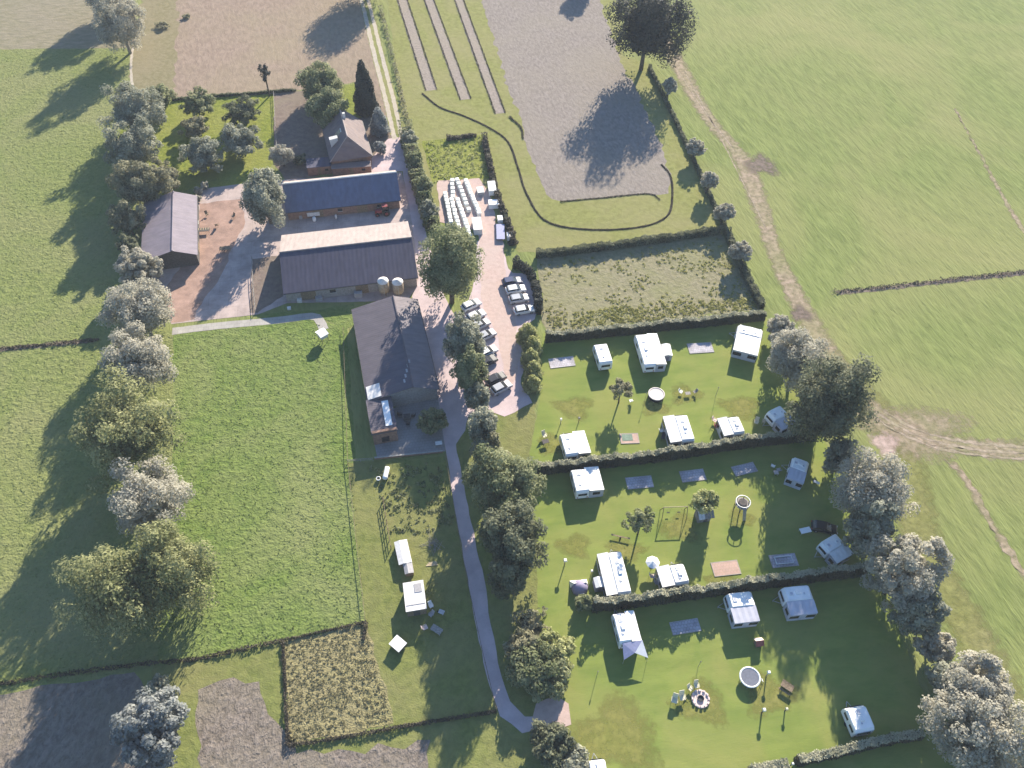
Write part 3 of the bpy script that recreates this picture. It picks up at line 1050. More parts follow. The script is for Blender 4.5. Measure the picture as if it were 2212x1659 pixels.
hedge('yard_hedge', 'dark hedge round the weedy plot, on its right side', [(1046, 300), (1058, 360), (1075, 430), (1095, 480), (1110, 530)], 1.2, 1.4, 'leaf_bank', leaf=.2, rough=.4)
hedge('yard_hedge', 'short dark hedge along the top of the weedy plot', [(965, 303), (1010, 297), (1030, 294)], .9, .9, 'leaf_bank', leaf=.2, rough=.4)
hedge('field_hedge', 'thin dark hedge along the lower edge of the beige field', [(372, 217), (470, 209), (570, 202), (640, 196)], .5, .7, 'leaf_dark', rough=.3)
hedge('bramble_bank', 'rough brown bramble bank between the path and the bottom lawn', [(1140, 1330), (1150, 1370), (1165, 1410), (1170, 1450)], 4.0, 1.6, 'leaf_olive', leaf=.24, rough=.5, cat='shrub')
hedge('parking_hedge', 'dark hedge on the right of the parked cars', [(1110, 575), (1140, 590), (1158, 630), (1165, 680)], 1.4, 2.0, 'leaf_deep', leaf=.22, rough=.3)

# fences
hedge('plot_edging', 'low dark edging along the left side of the tawny plot', [(612, 1384), (617, 1500), (623, 1612)], .3, .5, 'leaf_bank', leaf=.13, core=False, rough=.4)
hedge('plot_edging', 'low dark edging along the lower side of the tawny plot and garden', [(623, 1612), (760, 1590), (900, 1565), (1072, 1538)], .3, .5, 'leaf_bank', leaf=.13, core=False, rough=.4)
hedge('plot_edging', 'short low edging right of the tawny plot, by the white hutch', [(792, 1346), (786, 1384)], .3, .45, 'leaf_bank', leaf=.13, core=False, rough=.4)
hedge('plot_edging', 'low edging along the upper side of the tawny plot', [(612, 1384), (700, 1364), (792, 1344)], .25, .35, 'leaf_bank', leaf=.13, core=False, rough=.4)
fence('pasture_fence', 'thin fence along the right side of the middle pasture', [(742, 712), (752, 1000), (770, 1170), (790, 1342)], .8, 4.0, 1, 'timber', .03)
fence('garden_fence', 'dark fence between the paved path and the garden strip', [(962, 985), (975, 1060), (990, 1150), (1010, 1260), (1040, 1400), (1072, 1535)], 1.0, 2.6, 2, 'timber', .045)
fence('garden_fence', 'short dark fence in the garden, left of the woodpile', [(828, 1082), (836, 1130), (845, 1185)], 1.2, 1.6, 3, 'timber')
fence('garden_fence', 'thin fence from the terrace corner to the pasture', [(752, 1000), (806, 996)], 1.0, 2.0, 2, 'timber_grey', .04)
fence('yard_fence', 'fence between the farm yard and the small lawn by the barn', [(545, 560), (548, 620), (553, 676)], 1.0, 2.4, 2, 'timber_grey', .05)
fence('orchard_fence', 'dark fence between the orchard and the house plot', [(592, 204), (596, 280), (600, 345)], 1.0, 3.0, 2, 'timber_grey', .05)

# uncountable ground cover
scatter('crop_plants', 'yellow green vegetable plants dotted over the dry plot', 'plants', [(1165, 565), (1550, 515), (1640, 665), (1185, 715)], 560, 'leaf_crop', .18, 10, .42, .2, clump=70)
scatter('crop_plants', 'band of yellow green plants along the lower edge of the dry plot', 'plants', [(1190, 680), (1400, 655), (1630, 640), (1640, 668), (1185, 716)], 420, 'leaf_crop', .18, 10, .45, .26)
scatter('straw_tufts', 'tawny withered stalks covering the square plot', 'plants', [(618, 1390), (788, 1350), (845, 1555), (628, 1605)], 900, 'leaf_straw', .12, 8, .28, .16)
scatter('weeds', 'tall bright weeds filling the square plot by the bales', 'weeds', [(918, 308), (1040, 294), (1058, 380), (938, 395)], 320, 'leaf_lime', .17, 10, .5, .4)
scatter('garden_weeds', 'rough weeds in the shaded garden below the terrace', 'weeds', [(800, 1010), (955, 1000), (985, 1140), (850, 1160)], 170, 'leaf_green', .2, 10, .5, .4)

scatter('grass_tufts', 'grass tufts in the left pastures', 'grass', [(-60, 118), (270, 112), (235, 330), (290, 720), (375, 740), (372, 1000), (330, 1430), (-60, 1470)], 3500, 'leaf_grass', .10, 5, .2, .11)
scatter('grass_tufts', 'grass tufts in the middle pasture', 'grass', [(380, 730), (680, 700), (742, 712), (788, 1338), (610, 1380), (345, 1434), (372, 1000)], 1800, 'leaf_grass_mid', .10, 5, .2, .12)
# summer haze between the camera and the land
hz = MB().box((0, 560, 65), (2600, 2400, 133)).build('haze', None)
mh = bpy.data.materials.new('haze_air')
mh.use_nodes = True
nh = mh.node_tree.nodes
nh.remove(nh['Principled BSDF'])
pv = nh.new('ShaderNodeVolumePrincipled')
pv.inputs['Color'].default_value = (.80, .88, 1.0, 1)
pv.inputs['Density'].default_value = HAZE
pv.inputs['Anisotropy'].default_value = 0.0
mh.node_tree.links.new(pv.outputs[0], nh['Material Output'].inputs['Volume'])
hz.data.materials.append(mh)
tag(hz, 'thin bluish summer haze over the whole farm', 'haze', kind='stuff')

# ================================================================== BUILDINGS
def rect(px, z):
    """nw, ne, se, sw corners of a roof at height z -> centre, rz, width (x), depth (y)"""
    c = [P(*p, z) for p in px]
    cen = (c[0] + c[1] + c[2] + c[3]) / 4
    e = ((c[1] - c[0]) + (c[2] - c[3])) / 2
    s = ((c[0] - c[3]) + (c[1] - c[2])) / 2
    ax, ay = math.atan2(e.y, e.x), math.atan2(s.y, s.x) - math.pi / 2
    rz = (ax * e.length + ay * s.length) / (e.length + s.length)
    return Vector((cen.x, cen.y, 0)), rz, e.length, s.length


def gable(name, label, px, he, hr, axis, frac=.5, roof='roof_slate_shaded', roof2=None, wall='wall_grey', over=.35, ridge='roof_slate_shaded', hip=0.0, doors=(), windows=(), cat='building'):
    """axis 'x' or 'y' = direction of the ridge; frac = place of the ridge across"""
    c, rz, w, d = rect(px, he)
    t = thing(name, label, cat, c, rz)
    if axis == 'x':
        L, Wd = w, d

        def m(u, v, z):
            return (u, v, z)
    else:
        L, Wd = d, w

        def m(u, v, z):
            return (-v, u, z)
    # u along ridge, v across (+v = left of travel); walls inside the eaves
    lu, v0, v1 = L / 2 - over, -Wd / 2 + over, Wd / 2 - over
    vr = -Wd / 2 + Wd * frac
    sl0 = (hr - he) / (vr + Wd / 2)
    sl1 = (hr - he) / (Wd / 2 - vr)
    hw0, hw1 = he + sl0 * over - .12, he + sl1 * over - .12
    wv = [m(-lu, v0, 0), m(lu, v0, 0), m(lu, v1, 0), m(-lu, v1, 0), m(-lu, v0, hw0), m(lu, v0, hw0), m(lu, v1, hw1), m(-lu, v1, hw1), m(-lu + hip, vr, hr - .14), m(lu, vr, hr - .14)]
    MB().add(wv, [(0, 1, 5, 4), (2, 3, 7, 6), (1, 2, 6, 9, 5), (3, 0, 4, 8, 7), (0, 3, 2, 1)]).build('wall', wall, t)
    th = .10

    def slab(pts, nm, mat):
        n = len(pts)
        MB().add([(*p[:2], p[2]) for p in pts] + [(*p[:2], p[2] - th) for p in pts], [tuple(range(n)), tuple(range(n, 2 * n))[::-1]] + [(i, (i + 1) % n, n + (i + 1) % n, n + i) for i in range(n)]).build(nm, mat, t)
    e = L / 2
    a, b = m(-e + hip, vr, hr), m(e, vr, hr)
    slab([m(-e, -Wd / 2, he), m(e, -Wd / 2, he), b, a], 'roof_slope', roof)
    slab([m(e, Wd / 2, he), m(-e, Wd / 2, he), a, b], 'roof_slope', roof2 or roof)
    if hip:
        slab([m(-e, Wd / 2, he), m(-e, -Wd / 2, he), a], 'roof_hip', roof)
        for sgn in (-1, 1):
            MB().tube(m(-e, sgn * Wd / 2, he + .04), (a[0], a[1], a[2] + .04), .09, .09, 6).build('hip_ridge', ridge, t)
    MB().tube((a[0], a[1], a[2] + .03), (b[0], b[1], b[2] + .03), .16, .16, 8).build('ridge_cap', ridge, t)
    for sgn in (-1, 1):
        MB().tube(m(-e, sgn * (Wd / 2 + .06), he - .1), m(e, sgn * (Wd / 2 + .06), he - .1), .07, .07, 6).build('gutter', 'metal_dark', t)
    for side, u, wd, hh in doors:
        v = v0 - .03 if side < 0 else v1 + .03
        q = m(u, v, hh / 2)
        dm = (wd, .06, hh) if axis == 'x' else (.06, wd, hh)
        dr = MB().box(q, dm).build('door', 'timber', t)
        q2 = m(u + wd * .38, v + (-.05 if side < 0 else .05), hh * .5)
        MB().box(q2, (.12, .06, .04) if axis == 'x' else (.06, .12, .04)).build('handle', 'metal_grey', dr)
    for side, u, wd, hh, zz in windows:
        v = v0 - .03 if side < 0 else v1 + .03
        wn_ = MB().box(m(u, v, zz), (wd, .06, hh) if axis == 'x' else (.06, wd, hh)).build('window', 'window_dark', t)
        MB().box(m(u, v + (-.03 if side < 0 else .03), zz - hh / 2 - .05), (wd + .15, .12, .06) if axis == 'x' else (.12, wd + .15, .06)).build('sill', 'wall_white', wn_)
    return t, c, rz, w, d, m


barn = gable('long_barn', 'long barn with a pale sunlit upper roof slope and a dark lower one', [(605, 506), (880, 480), (905, 600), (615, 634)], 2.8, 5.9, 'x', roof='roof_slate_shaded', roof2='roof_sheet_sunlit', wall='wall_grey', ridge='roof_sheet_sunlit',  # lit and shaded colours painted on the two slopes
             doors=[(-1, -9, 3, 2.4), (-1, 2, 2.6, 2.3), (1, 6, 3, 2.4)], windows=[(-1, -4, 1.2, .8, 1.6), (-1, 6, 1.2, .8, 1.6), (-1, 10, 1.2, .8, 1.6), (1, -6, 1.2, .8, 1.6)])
shed = gable('long_shed', 'long shed with a blue grey roof above the cluttered narrow yard', [(610, 390), (855, 370), (865, 432), (622, 460)], 2.5, 6.1, 'x', roof='roof_blue', roof2='roof_sheet_sunlit', wall='wall_brick', ridge='metal_white',  # pale north slope and white ridge carry sunlight in their colour
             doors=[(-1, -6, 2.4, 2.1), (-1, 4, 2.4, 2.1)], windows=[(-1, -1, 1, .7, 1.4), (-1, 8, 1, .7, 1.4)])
lb = gable('left_barn', 'wide barn with a faded purple roof among the orchard trees', [(304, 437), (420, 425), (432, 556), (312, 560)], 3.0, 5.0, 'y', frac=.40, roof='roof_purple', wall='wall_dark', ridge='roof_purple',
           doors=[(-1, -5, 3, 2.4)], windows=[(-1, 3, 1.2, .8, 1.6)])
camp = gable('camp_building', 'long camp building with a broad purple grey roof beside the paved drive', [(762, 667), (902, 647), (948, 838), (792, 872)], 3.2, 5.2, 'y', frac=.36, roof='roof_camp_east', roof2='roof_camp_shaded', wall='wall_grey', ridge='roof_camp_shaded',  # west slope carries painted shade in its darker colour
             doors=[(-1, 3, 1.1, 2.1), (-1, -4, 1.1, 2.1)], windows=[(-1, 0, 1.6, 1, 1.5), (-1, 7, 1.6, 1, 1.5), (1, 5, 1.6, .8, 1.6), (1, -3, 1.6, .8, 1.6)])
house = gable('farm_house', 'brick farmhouse with a hipped tiled roof beside the lane', [(688, 272), (784, 262), (803, 338), (720, 348)], 3.0, 7.6, 'y', roof='roof_tile', wall='wall_brick', ridge='roof_sheet_sunlit', hip=2.6, windows=[(-1, 2, 1.1, 1.1, 1.7), (-1, -2, 1.1, 1.1, 1.7), (1, 0, 1.1, 1.1, 1.7)], doors=[(-1, 5, 1, 2.1)], cat='house')
t, c, rz, w, d, m = house
MB().box((.5, 3.2, 7.9), (.6, .6, 1.5)).build('chimney', 'wall_white', t)
q = MB().add([(-1.2, -3.3, 7.05), (-.5, -3.5, 7.35), (-2.0, -4.6, 6.3), (-2.6, -3.9, 5.9), (-1.9, -2.6, 6.45)], [(0, 1, 2, 3, 4)])
# roof window lying on the west slope
sl = (7.6 - 3.0) / (w / 2)


def on_slope(x, y, lift=.06):
    return (x, y, 7.6 - abs(x) * sl + lift)


win = MB().add([on_slope(-1.0, 0.0), on_slope(-1.0, -1.6), on_slope(-2.6, -1.6), on_slope(-2.6, 0.0)], [(0, 1, 2, 3)]).build('roof_window', 'window_dark', t)
MB().add([on_slope(-1.0, 0, .1), on_slope(-1.0, -1.6, .1), on_slope(-1.15, -1.6, .1), on_slope(-1.15, 0, .1)], [(0, 1, 2, 3)]).build('frame', 'metal_white', win)
dm = MB()
dm.add([on_slope(-2.2, -2.2), on_slope(-4.0, -2.2), on_slope(-4.0, -3.4), on_slope(-2.2, -3.4), (-2.2, -2.2, 6.4), (-4.2, -2.2, 6.15), (-4.2, -3.4, 6.15), (-2.2, -3.4, 6.4)], [(4, 5, 6, 7), (1, 2, 6, 5), (0, 1, 5, 4), (2, 3, 7, 6)])
dm.build('dormer', 'wall_white', t)

# south wing of the camp building
c2, rz2, w2, d2 = rect([(790, 868), (848, 858), (856, 931), (804, 945)], 2.9)
t = thing('camp_annexe', 'narrow flat roofed wing at the lower end of the camp building', 'building', c2, rz2)
MB().box((0, 0, 1.6), (w2 - .3, d2 - .3, 3.2)).build('wall', 'wall_brick', t)
MB().box((0, 0, 3.28), (w2, d2, .16)).build('roof', 'roof_camp_shaded', t)
MB().box((w2 * .22, .2, 3.42), (1.2, d2 * .72, .12)).build('rooflight', 'plastic_white', t)
MB().box((0, -d2 / 2 + .35, 3.5), (w2 * .95, .5, .28)).build('parapet', 'wall_brick', t)
MB().box((0, -d2 / 2 + .1, 1.2), (1.4, .08, 1.3)).build('window', 'window_dark', t)
# pale panel on the camp roof
t, c, rz, w, d, m = camp


def camp_roof(x, y, lift):
    vr = -(-w / 2 + w * .36)
    z = 5.2 - (vr - x) * (2.0 / (w / 2 + vr)) if x < vr else 5.2 - (x - vr) * (2.0 / (w / 2 - vr))
    return (x, y, z + lift)


pw = MB()
x0, y0, x1, y1 = -w / 2 + .15, -d / 2 + .3, -w / 2 + 2.7, -d / 2 + 3.4
pw.add([camp_roof(x0, y0, .05), camp_roof(x1, y0, .05), camp_roof(x1, y1, .05), camp_roof(x0, y1, .05), camp_roof(x0, y0, .14), camp_roof(x1, y0, .14), camp_roof(x1, y1, .14), camp_roof(x0, y1, .14)],
       [(4, 5, 6, 7), (0, 1, 5, 4), (1, 2, 6, 5), (2, 3, 7, 6), (3, 0, 4, 7)])
pw.build('roof_panel', 'sheet_white', t)
for k in range(5):
    a = camp_roof(.6 + k * .4, -d / 2 + 2 + k * 1.1, .03)
    MB().box(a, (.35, .8, .06)).build('light_fleck', 'sheet_grey', t)  # pale chips standing in for light flecks falling through the tree

# low outbuildings in front of the farmhouse
for nm, lab, px, h, mat in [
        ('garden_shed', 'flat grey shed roof left of the farmhouse front', [(660, 343), (712, 340), (716, 360), (664, 363)], 2.2, 'roof_slate_shaded'),
        ('lean_to', 'long low brown lean to between the farmhouse and the blue roofed shed', [(715, 353), (800, 349), (803, 360), (716, 366)], 2.0, 'roof_tile')]:
    c2, rz2, w2, d2 = rect(px, h)
    t = thing(nm, lab, 'shed', c2, rz2)
    MB().box((0, 0, h / 2), (w2 - .2, d2 - .2, h)).build('wall', 'wall_brick', t)
    MB().box((0, 0, h + .06), (w2, d2, .12)).build('roof', mat, t)
    MB().box((0, -d2 / 2 + .08, 1.0), (.9, .06, 1.9)).build('door', 'timber', t)
    MB().box((w2 * .3, -d2 / 2 + .08, 1.3), (.8, .06, .6)).build('window', 'window_dark', t)

# grain silos
for x, y, lab in [(831, 612, 'left grain silo with a white top below the long barn'), (862, 614, 'right grain silo with a white top below the long barn')]:
    p = P(x, y + 22, 0)
    t = thing('grain_silo', lab, 'silo', (p.x, p.y, 0), 0, 'grain silos')
    MB().lathe([(.5, .5), (1.1, 1.0), (1.15, 1.1), (1.15, 3.6)], n=20).build('tank', 'silo_steel', t, True)
    MB().lathe([(1.18, 3.6), (1.15, 3.72), (.3, 4.15), (.28, 4.25)], n=20).build('lid', 'sheet_white', t, True)
    for k in range(4):
        a = math.pi / 4 + k * math.pi / 2
        MB().tube((1.05 * math.cos(a), 1.05 * math.sin(a), 0), (1.08 * math.cos(a), 1.08 * math.sin(a), 2.2), .06).build('leg', 'metal_grey', t)
    MB().tube((.2, -1.1, .3), (.2, -1.18, 3.5), .05).build('fill_pipe', 'metal_grey', t)

# ================================================================== TREES
T = tree
# far left and orchard
T('willow_tree', 'big silver willow at the top left with a long dark shadow on the pasture', 255, 42, 54, 18, 'leaf_silver', 'round', bark='bark_pale')
T('willow_tree', 'silver willow cut off by the top edge behind the big one at the top left', 225, -22, 46, 15, 'leaf_silver', 'round', bark='bark_pale')
T('bare_tree', 'thin dark tree standing alone at the edge of the beige field', 572, 160, 15, 9, 'leaf_deep', 'loose', .3, cover=1.6)
T('orchard_tree', 'spreading grey green orchard tree at the upper left of the orchard', 290, 240, 60, 13, 'leaf_greygreen', 'loose')
T('orchard_tree', 'dark orchard tree against the lower edge of the beige field', 345, 212, 30, 7, 'leaf_green', 'loose')
T('orchard_tree', 'grey orchard tree above the left barn, second in the left column', 283, 318, 50, 13, 'leaf_greygreen', 'loose')
T('orchard_tree', 'wide olive tree overhanging the top of the left barn', 300, 395, 64, 13, 'leaf_olive', 'loose', ry=.7)
T('orchard_tree', 'pale tree at the corner of the left barn roof', 355, 382, 32, 8, 'leaf_olive', 'loose')
T('orchard_tree', 'small orchard tree beside the beige field, second from the left', 425, 224, 34, 6, 'leaf_green', 'loose')
T('orchard_tree', 'small brownish orchard tree in the middle of the orchard', 420, 275, 28, 5.5, 'leaf_olive', 'loose')
T('orchard_tree', 'broad orchard tree above the paved yard', 437, 335, 44, 7.5, 'leaf_greygreen', 'loose')
T('orchard_tree', 'dark orchard tree at the top right of the orchard', 525, 240, 36, 6.5, 'leaf_dark', 'loose')
T('orchard_tree', 'rounded grey orchard tree at the right side of the orchard', 518, 302, 42, 7.5, 'leaf_greygreen', 'loose')
T('flowering_tree', 'small whitish tree with dark lower leaves left of the house', 608, 335, 25, 6, 'leaf_silver', 'clump')
T('willow_tree', 'tall pale green tree in front of the long blue roofed shed', 570, 424, 52, 14, 'leaf_greygreen', 'clump', .46)
T('garden_tree', 'bushy dark green tree behind the house, upper one', 692, 178, 48, 10, 'leaf_green', 'clump')
T('garden_tree', 'bushy tree with sunlit top shading the house roof', 706, 232, 46, 11, 'leaf_green', 'clump')
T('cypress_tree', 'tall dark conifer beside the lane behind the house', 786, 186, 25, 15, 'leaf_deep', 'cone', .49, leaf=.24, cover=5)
T('garden_tree', 'tall blue grey shrub between the house and the lane', 818, 258, 21, 7.5, 'leaf_bluegrey', 'cone', .48)
T('garden_shrub', 'low grey shrub on the corner of the house by the lane', 822, 318, 14, 3, 'leaf_bluegrey', 'clump', .47, cat='shrub')
T('garden_shrub', 'dark small shrub left of the house front', 648, 345, 14, 2.6, 'leaf_dark', 'clump', .47, cat='shrub')
for i, (x, y, r, h, m, lab) in enumerate([
        (885, 300, 18, 5, 'leaf_greygreen', 'pale bush at the top end of the ragged hedge by the drive'),
        (898, 345, 17, 5, 'leaf_green', 'second bush down the ragged hedge by the drive'),
        (915, 400, 20, 5.5, 'leaf_green', 'bush half way down the ragged hedge, level with the blue roof'),
        (928, 455, 20, 5.5, 'leaf_greygreen', 'lowest bush of the ragged hedge above the big round tree')]):
    T('hedge_tree', lab, x, y, r, h, m, 'clump', .47)
T('barn_tree', 'shaded olive tree against the left wall of the left barn', 272, 470, 36, 9, 'leaf_olive', 'loose')
T('barn_tree', 'small dark tree below the shaded olive one at the left barn', 280, 528, 24, 6, 'leaf_dark', 'loose')
# left column
T('willow_tree', 'silver round tree at the lower left corner of the left barn', 298, 578, 44, 9, 'leaf_silver', 'round', bark='bark_pale')
T('willow_tree', 'large silver willow left of the brick yard', 300, 668, 68, 14, 'leaf_silver', 'clump', bark='bark_pale', cover=2.8)
T('willow_tree', 'silver willow at the end of the concrete path', 300, 775, 68, 14, 'leaf_silver', 'clump', bark='bark_pale', cover=2.8)
T('ash_tree', 'large olive green tree half way down the left tree row', 275, 925, 103, 19, 'leaf_willow', 'loose', .47, cover=2.8)
T('willow_tree', 'silver grey willow between the two big green trees on the left', 318, 1080, 82, 14, 'leaf_silver', 'clump', bark='bark_pale')
T('weeping_willow', 'huge yellow green weeping willow at the lower left', 268, 1262, 108, 19, 'leaf_willow', 'weep', .47, cover=3)
T('weeping_willow', 'right hand weeping willow of the pair above the thin reeds', 362, 1230, 86, 18, 'leaf_willow', 'weep', .47, cover=3)
T('willow_tree', 'blue grey round willow at the bottom left edge of the photo', 325, 1575, 76, 11, 'leaf_bluegrey', 'round', .47, bark='bark_pale')
T('willow_shrub', 'small grey shrub above the blue grey willow', 345, 1480, 22, 4, 'leaf_greygreen', 'clump', .47, cat='shrub')
# around the centre
T('oak_tree', 'big round dark green tree right of the two grain silos', 972, 572, 70, 20, 'leaf_green', 'clump', .47, cover=3)
T('birch_tree', 'grey green tree between the paved drive and the car park, upper one', 1004, 742, 46, 14, 'leaf_greygreen', 'clump', .47)
T('birch_tree', 'green tree overhanging the middle of the parked car row', 1018, 806, 40, 12, 'leaf_green', 'clump', .46)
T('birch_tree', 'small green tree at the lower end of the parked car row', 1030, 857, 30, 8, 'leaf_greygreen', 'clump', .46)
for i, (x, y, r, h, lab) in enumerate([
        (1140, 716, 24, 4.5, 'yellow green conifer at the top of the row beside the car park'),
        (1150, 742, 22, 4.2, 'second yellow green conifer down the row beside the car park'),
        (1146, 768, 21, 4, 'third yellow green conifer of the row beside the car park'),
        (1152, 794, 20, 4, 'fourth yellow green conifer of the row beside the car park'),
        (1150, 824, 20, 3.6, 'lowest yellow green conifer of the row beside the car park')]):
    T('conifer', lab, x, y, r, h, 'leaf_lime', 'cone', .48, leaf=.22, cover=2.6)
T('terrace_tree', 'small leafy tree on the terrace of the camp building', 932, 908, 29, 5, 'leaf_green', 'clump', .47)
T('bank_tree', 'pale bush where the paved drive narrows to the path', 1046, 922, 35, 11, 'leaf_greygreen', 'clump', .47)
T('bank_tree', 'mid green bush below the pale one beside the path', 1056, 975, 36, 9, 'leaf_olive', 'clump', .47)
T('bank_tree', 'broad dark green tree right of the path, at the left end of the middle hedge', 1090, 1050, 78, 14, 'leaf_green', 'clump', .47, cover=2.8)
T('bank_tree', 'darkest big tree right of the path', 1110, 1165, 70, 15, 'leaf_dark', 'clump', .47, cover=2.8)
T('bank_tree', 'dark tree below the darkest one, right of the path', 1098, 1240, 48, 12, 'leaf_dark', 'clump', .47)
T('bank_tree', 'olive shrub on the bank at the left edge of the bottom lawn', 1125, 1395, 38, 4, 'leaf_olive', 'clump', .47)
T('bank_tree', 'large olive shrub above the turning circle at the path end', 1165, 1450, 62, 5, 'leaf_green', 'clump', .47)
T('bank_tree', 'yellowish shrub on the bank beside the bottom lawn', 1205, 1405, 40, 4, 'leaf_lime', 'loose', .47)
T('bank_tree', 'dark shrub below the turning circle', 1190, 1605, 45, 4.5, 'leaf_dark', 'clump', .47)
T('bank_tree', 'pale shrub at the bottom edge left of the lowest caravan', 1240, 1650, 38, 3.5, 'leaf_greygreen', 'clump', .47)
T('bank_shrub', 'small green shrub beside the dome tent', 1262, 1300, 20, 2.6, 'leaf_green', 'clump', .48, cat='shrub')
T('play_tree', 'slim young tree on the top lawn beside the pale trampoline', 1342, 842, 26, 6, 'leaf_olive', 'loose', .36, cover=1.5, leaf=.2)
T('play_tree', 'young tree on the middle lawn left of the swing frame', 1385, 1128, 33, 6, 'leaf_green', 'loose', .34, cover=1.6, leaf=.2)
T('play_tree', 'yellow green tree over the play hut on the middle lawn', 1522, 1082, 32, 6.5, 'leaf_lime', 'clump', .36, cover=2)
# pollard willows and the right hand row
for x, y, r, lab in [(1446, 186, 17, 'topmost small pollard willow below the big dark tree'), (1503, 318, 21, 'second pollard willow down the dark hedge'), (1532, 390, 18, 'third pollard willow down the dark hedge'), (1566, 458, 21, 'fourth pollard willow, at the corner of the dry plot'), (1602, 542, 23, 'fifth pollard willow, beside the dry plot')]:
    T('pollard_willow', lab, x, y, r, 5.6, 'leaf_silver', 'round', .36, trunk=.28)
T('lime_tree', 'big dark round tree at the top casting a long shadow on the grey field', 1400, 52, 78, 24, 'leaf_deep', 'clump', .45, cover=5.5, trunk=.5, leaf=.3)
T('willow_tree', 'round pale willow at the top corner of the camping lawns', 1686, 712, 31, 6, 'leaf_silver', 'round', .47)
T('willow_tree', 'wide silver willow right of the top lawn', 1726, 778, 60, 13, 'leaf_silver', 'clump', .47)
T('alder_tree', 'very dark broad tree at the right end of the middle hedge', 1795, 868, 82, 21, 'leaf_dark', 'clump', .47, cover=2.8)
T('willow_tree', 'small grey shrub tree below the very dark tree', 1818, 985, 38, 9, 'leaf_greygreen', 'clump', .47)
T('willow_tree', 'pale grey willow right of the middle lawn', 1890, 1055, 78, 17, 'leaf_silver', 'clump', .47)
T('willow_tree', 'greyish shrub tree right of the parked black car', 1880, 1140, 50, 14, 'leaf_greygreen', 'clump', .47)
T('willow_tree', 'large pale round willow at the right end of the lowest long hedge', 1953, 1232, 78, 15, 'leaf_silver', 'round', .47, cover=2.8)
T('willow_tree', 'smaller grey green willow below the large pale round one', 1985, 1328, 44, 12, 'leaf_greygreen', 'clump', .47)
T('willow_tree', 'small round pale willow standing between larger ones at lower right', 2020, 1397, 37, 6.5, 'leaf_silver', 'round', .47)
T('willow_tree', 'dark grey shrub tree above the bottom right willows', 2045, 1468, 42, 7, 'leaf_greygreen', 'clump', .47)
T('willow_tree', 'pinkish silver willow at lower right, upper of the two big ones', 2105, 1490, 68, 13, 'leaf_silver', 'clump', .47)
T('willow_tree', 'biggest silver willow in the bottom right corner', 2130, 1580, 105, 14, 'leaf_silver', 'round', .47, cover=2.8)
# just beyond the upper edge of the photo; their shade lies on the fields in view
T('lane_tree', 'large tree beyond the top edge shading the beige field by the lane', 790, -70, 62, 17, 'leaf_green', 'clump', .47)
T('lane_tree', 'tree beyond the top edge shading the top of the grey field', 1268, -62, 26, 10, 'leaf_green', 'clump', .47)
T('small_shrub', 'dark weedy shrub at the left edge of the beige field', 350, 55, 17, 1.4, 'leaf_olive', 'loose', .48, cat='shrub', cover=1)
T('small_shrub', 'tiny dark shrub in the beige field', 402, 35, 9, 1.0, 'leaf_olive', 'loose', .48, cat='shrub', cover=1)

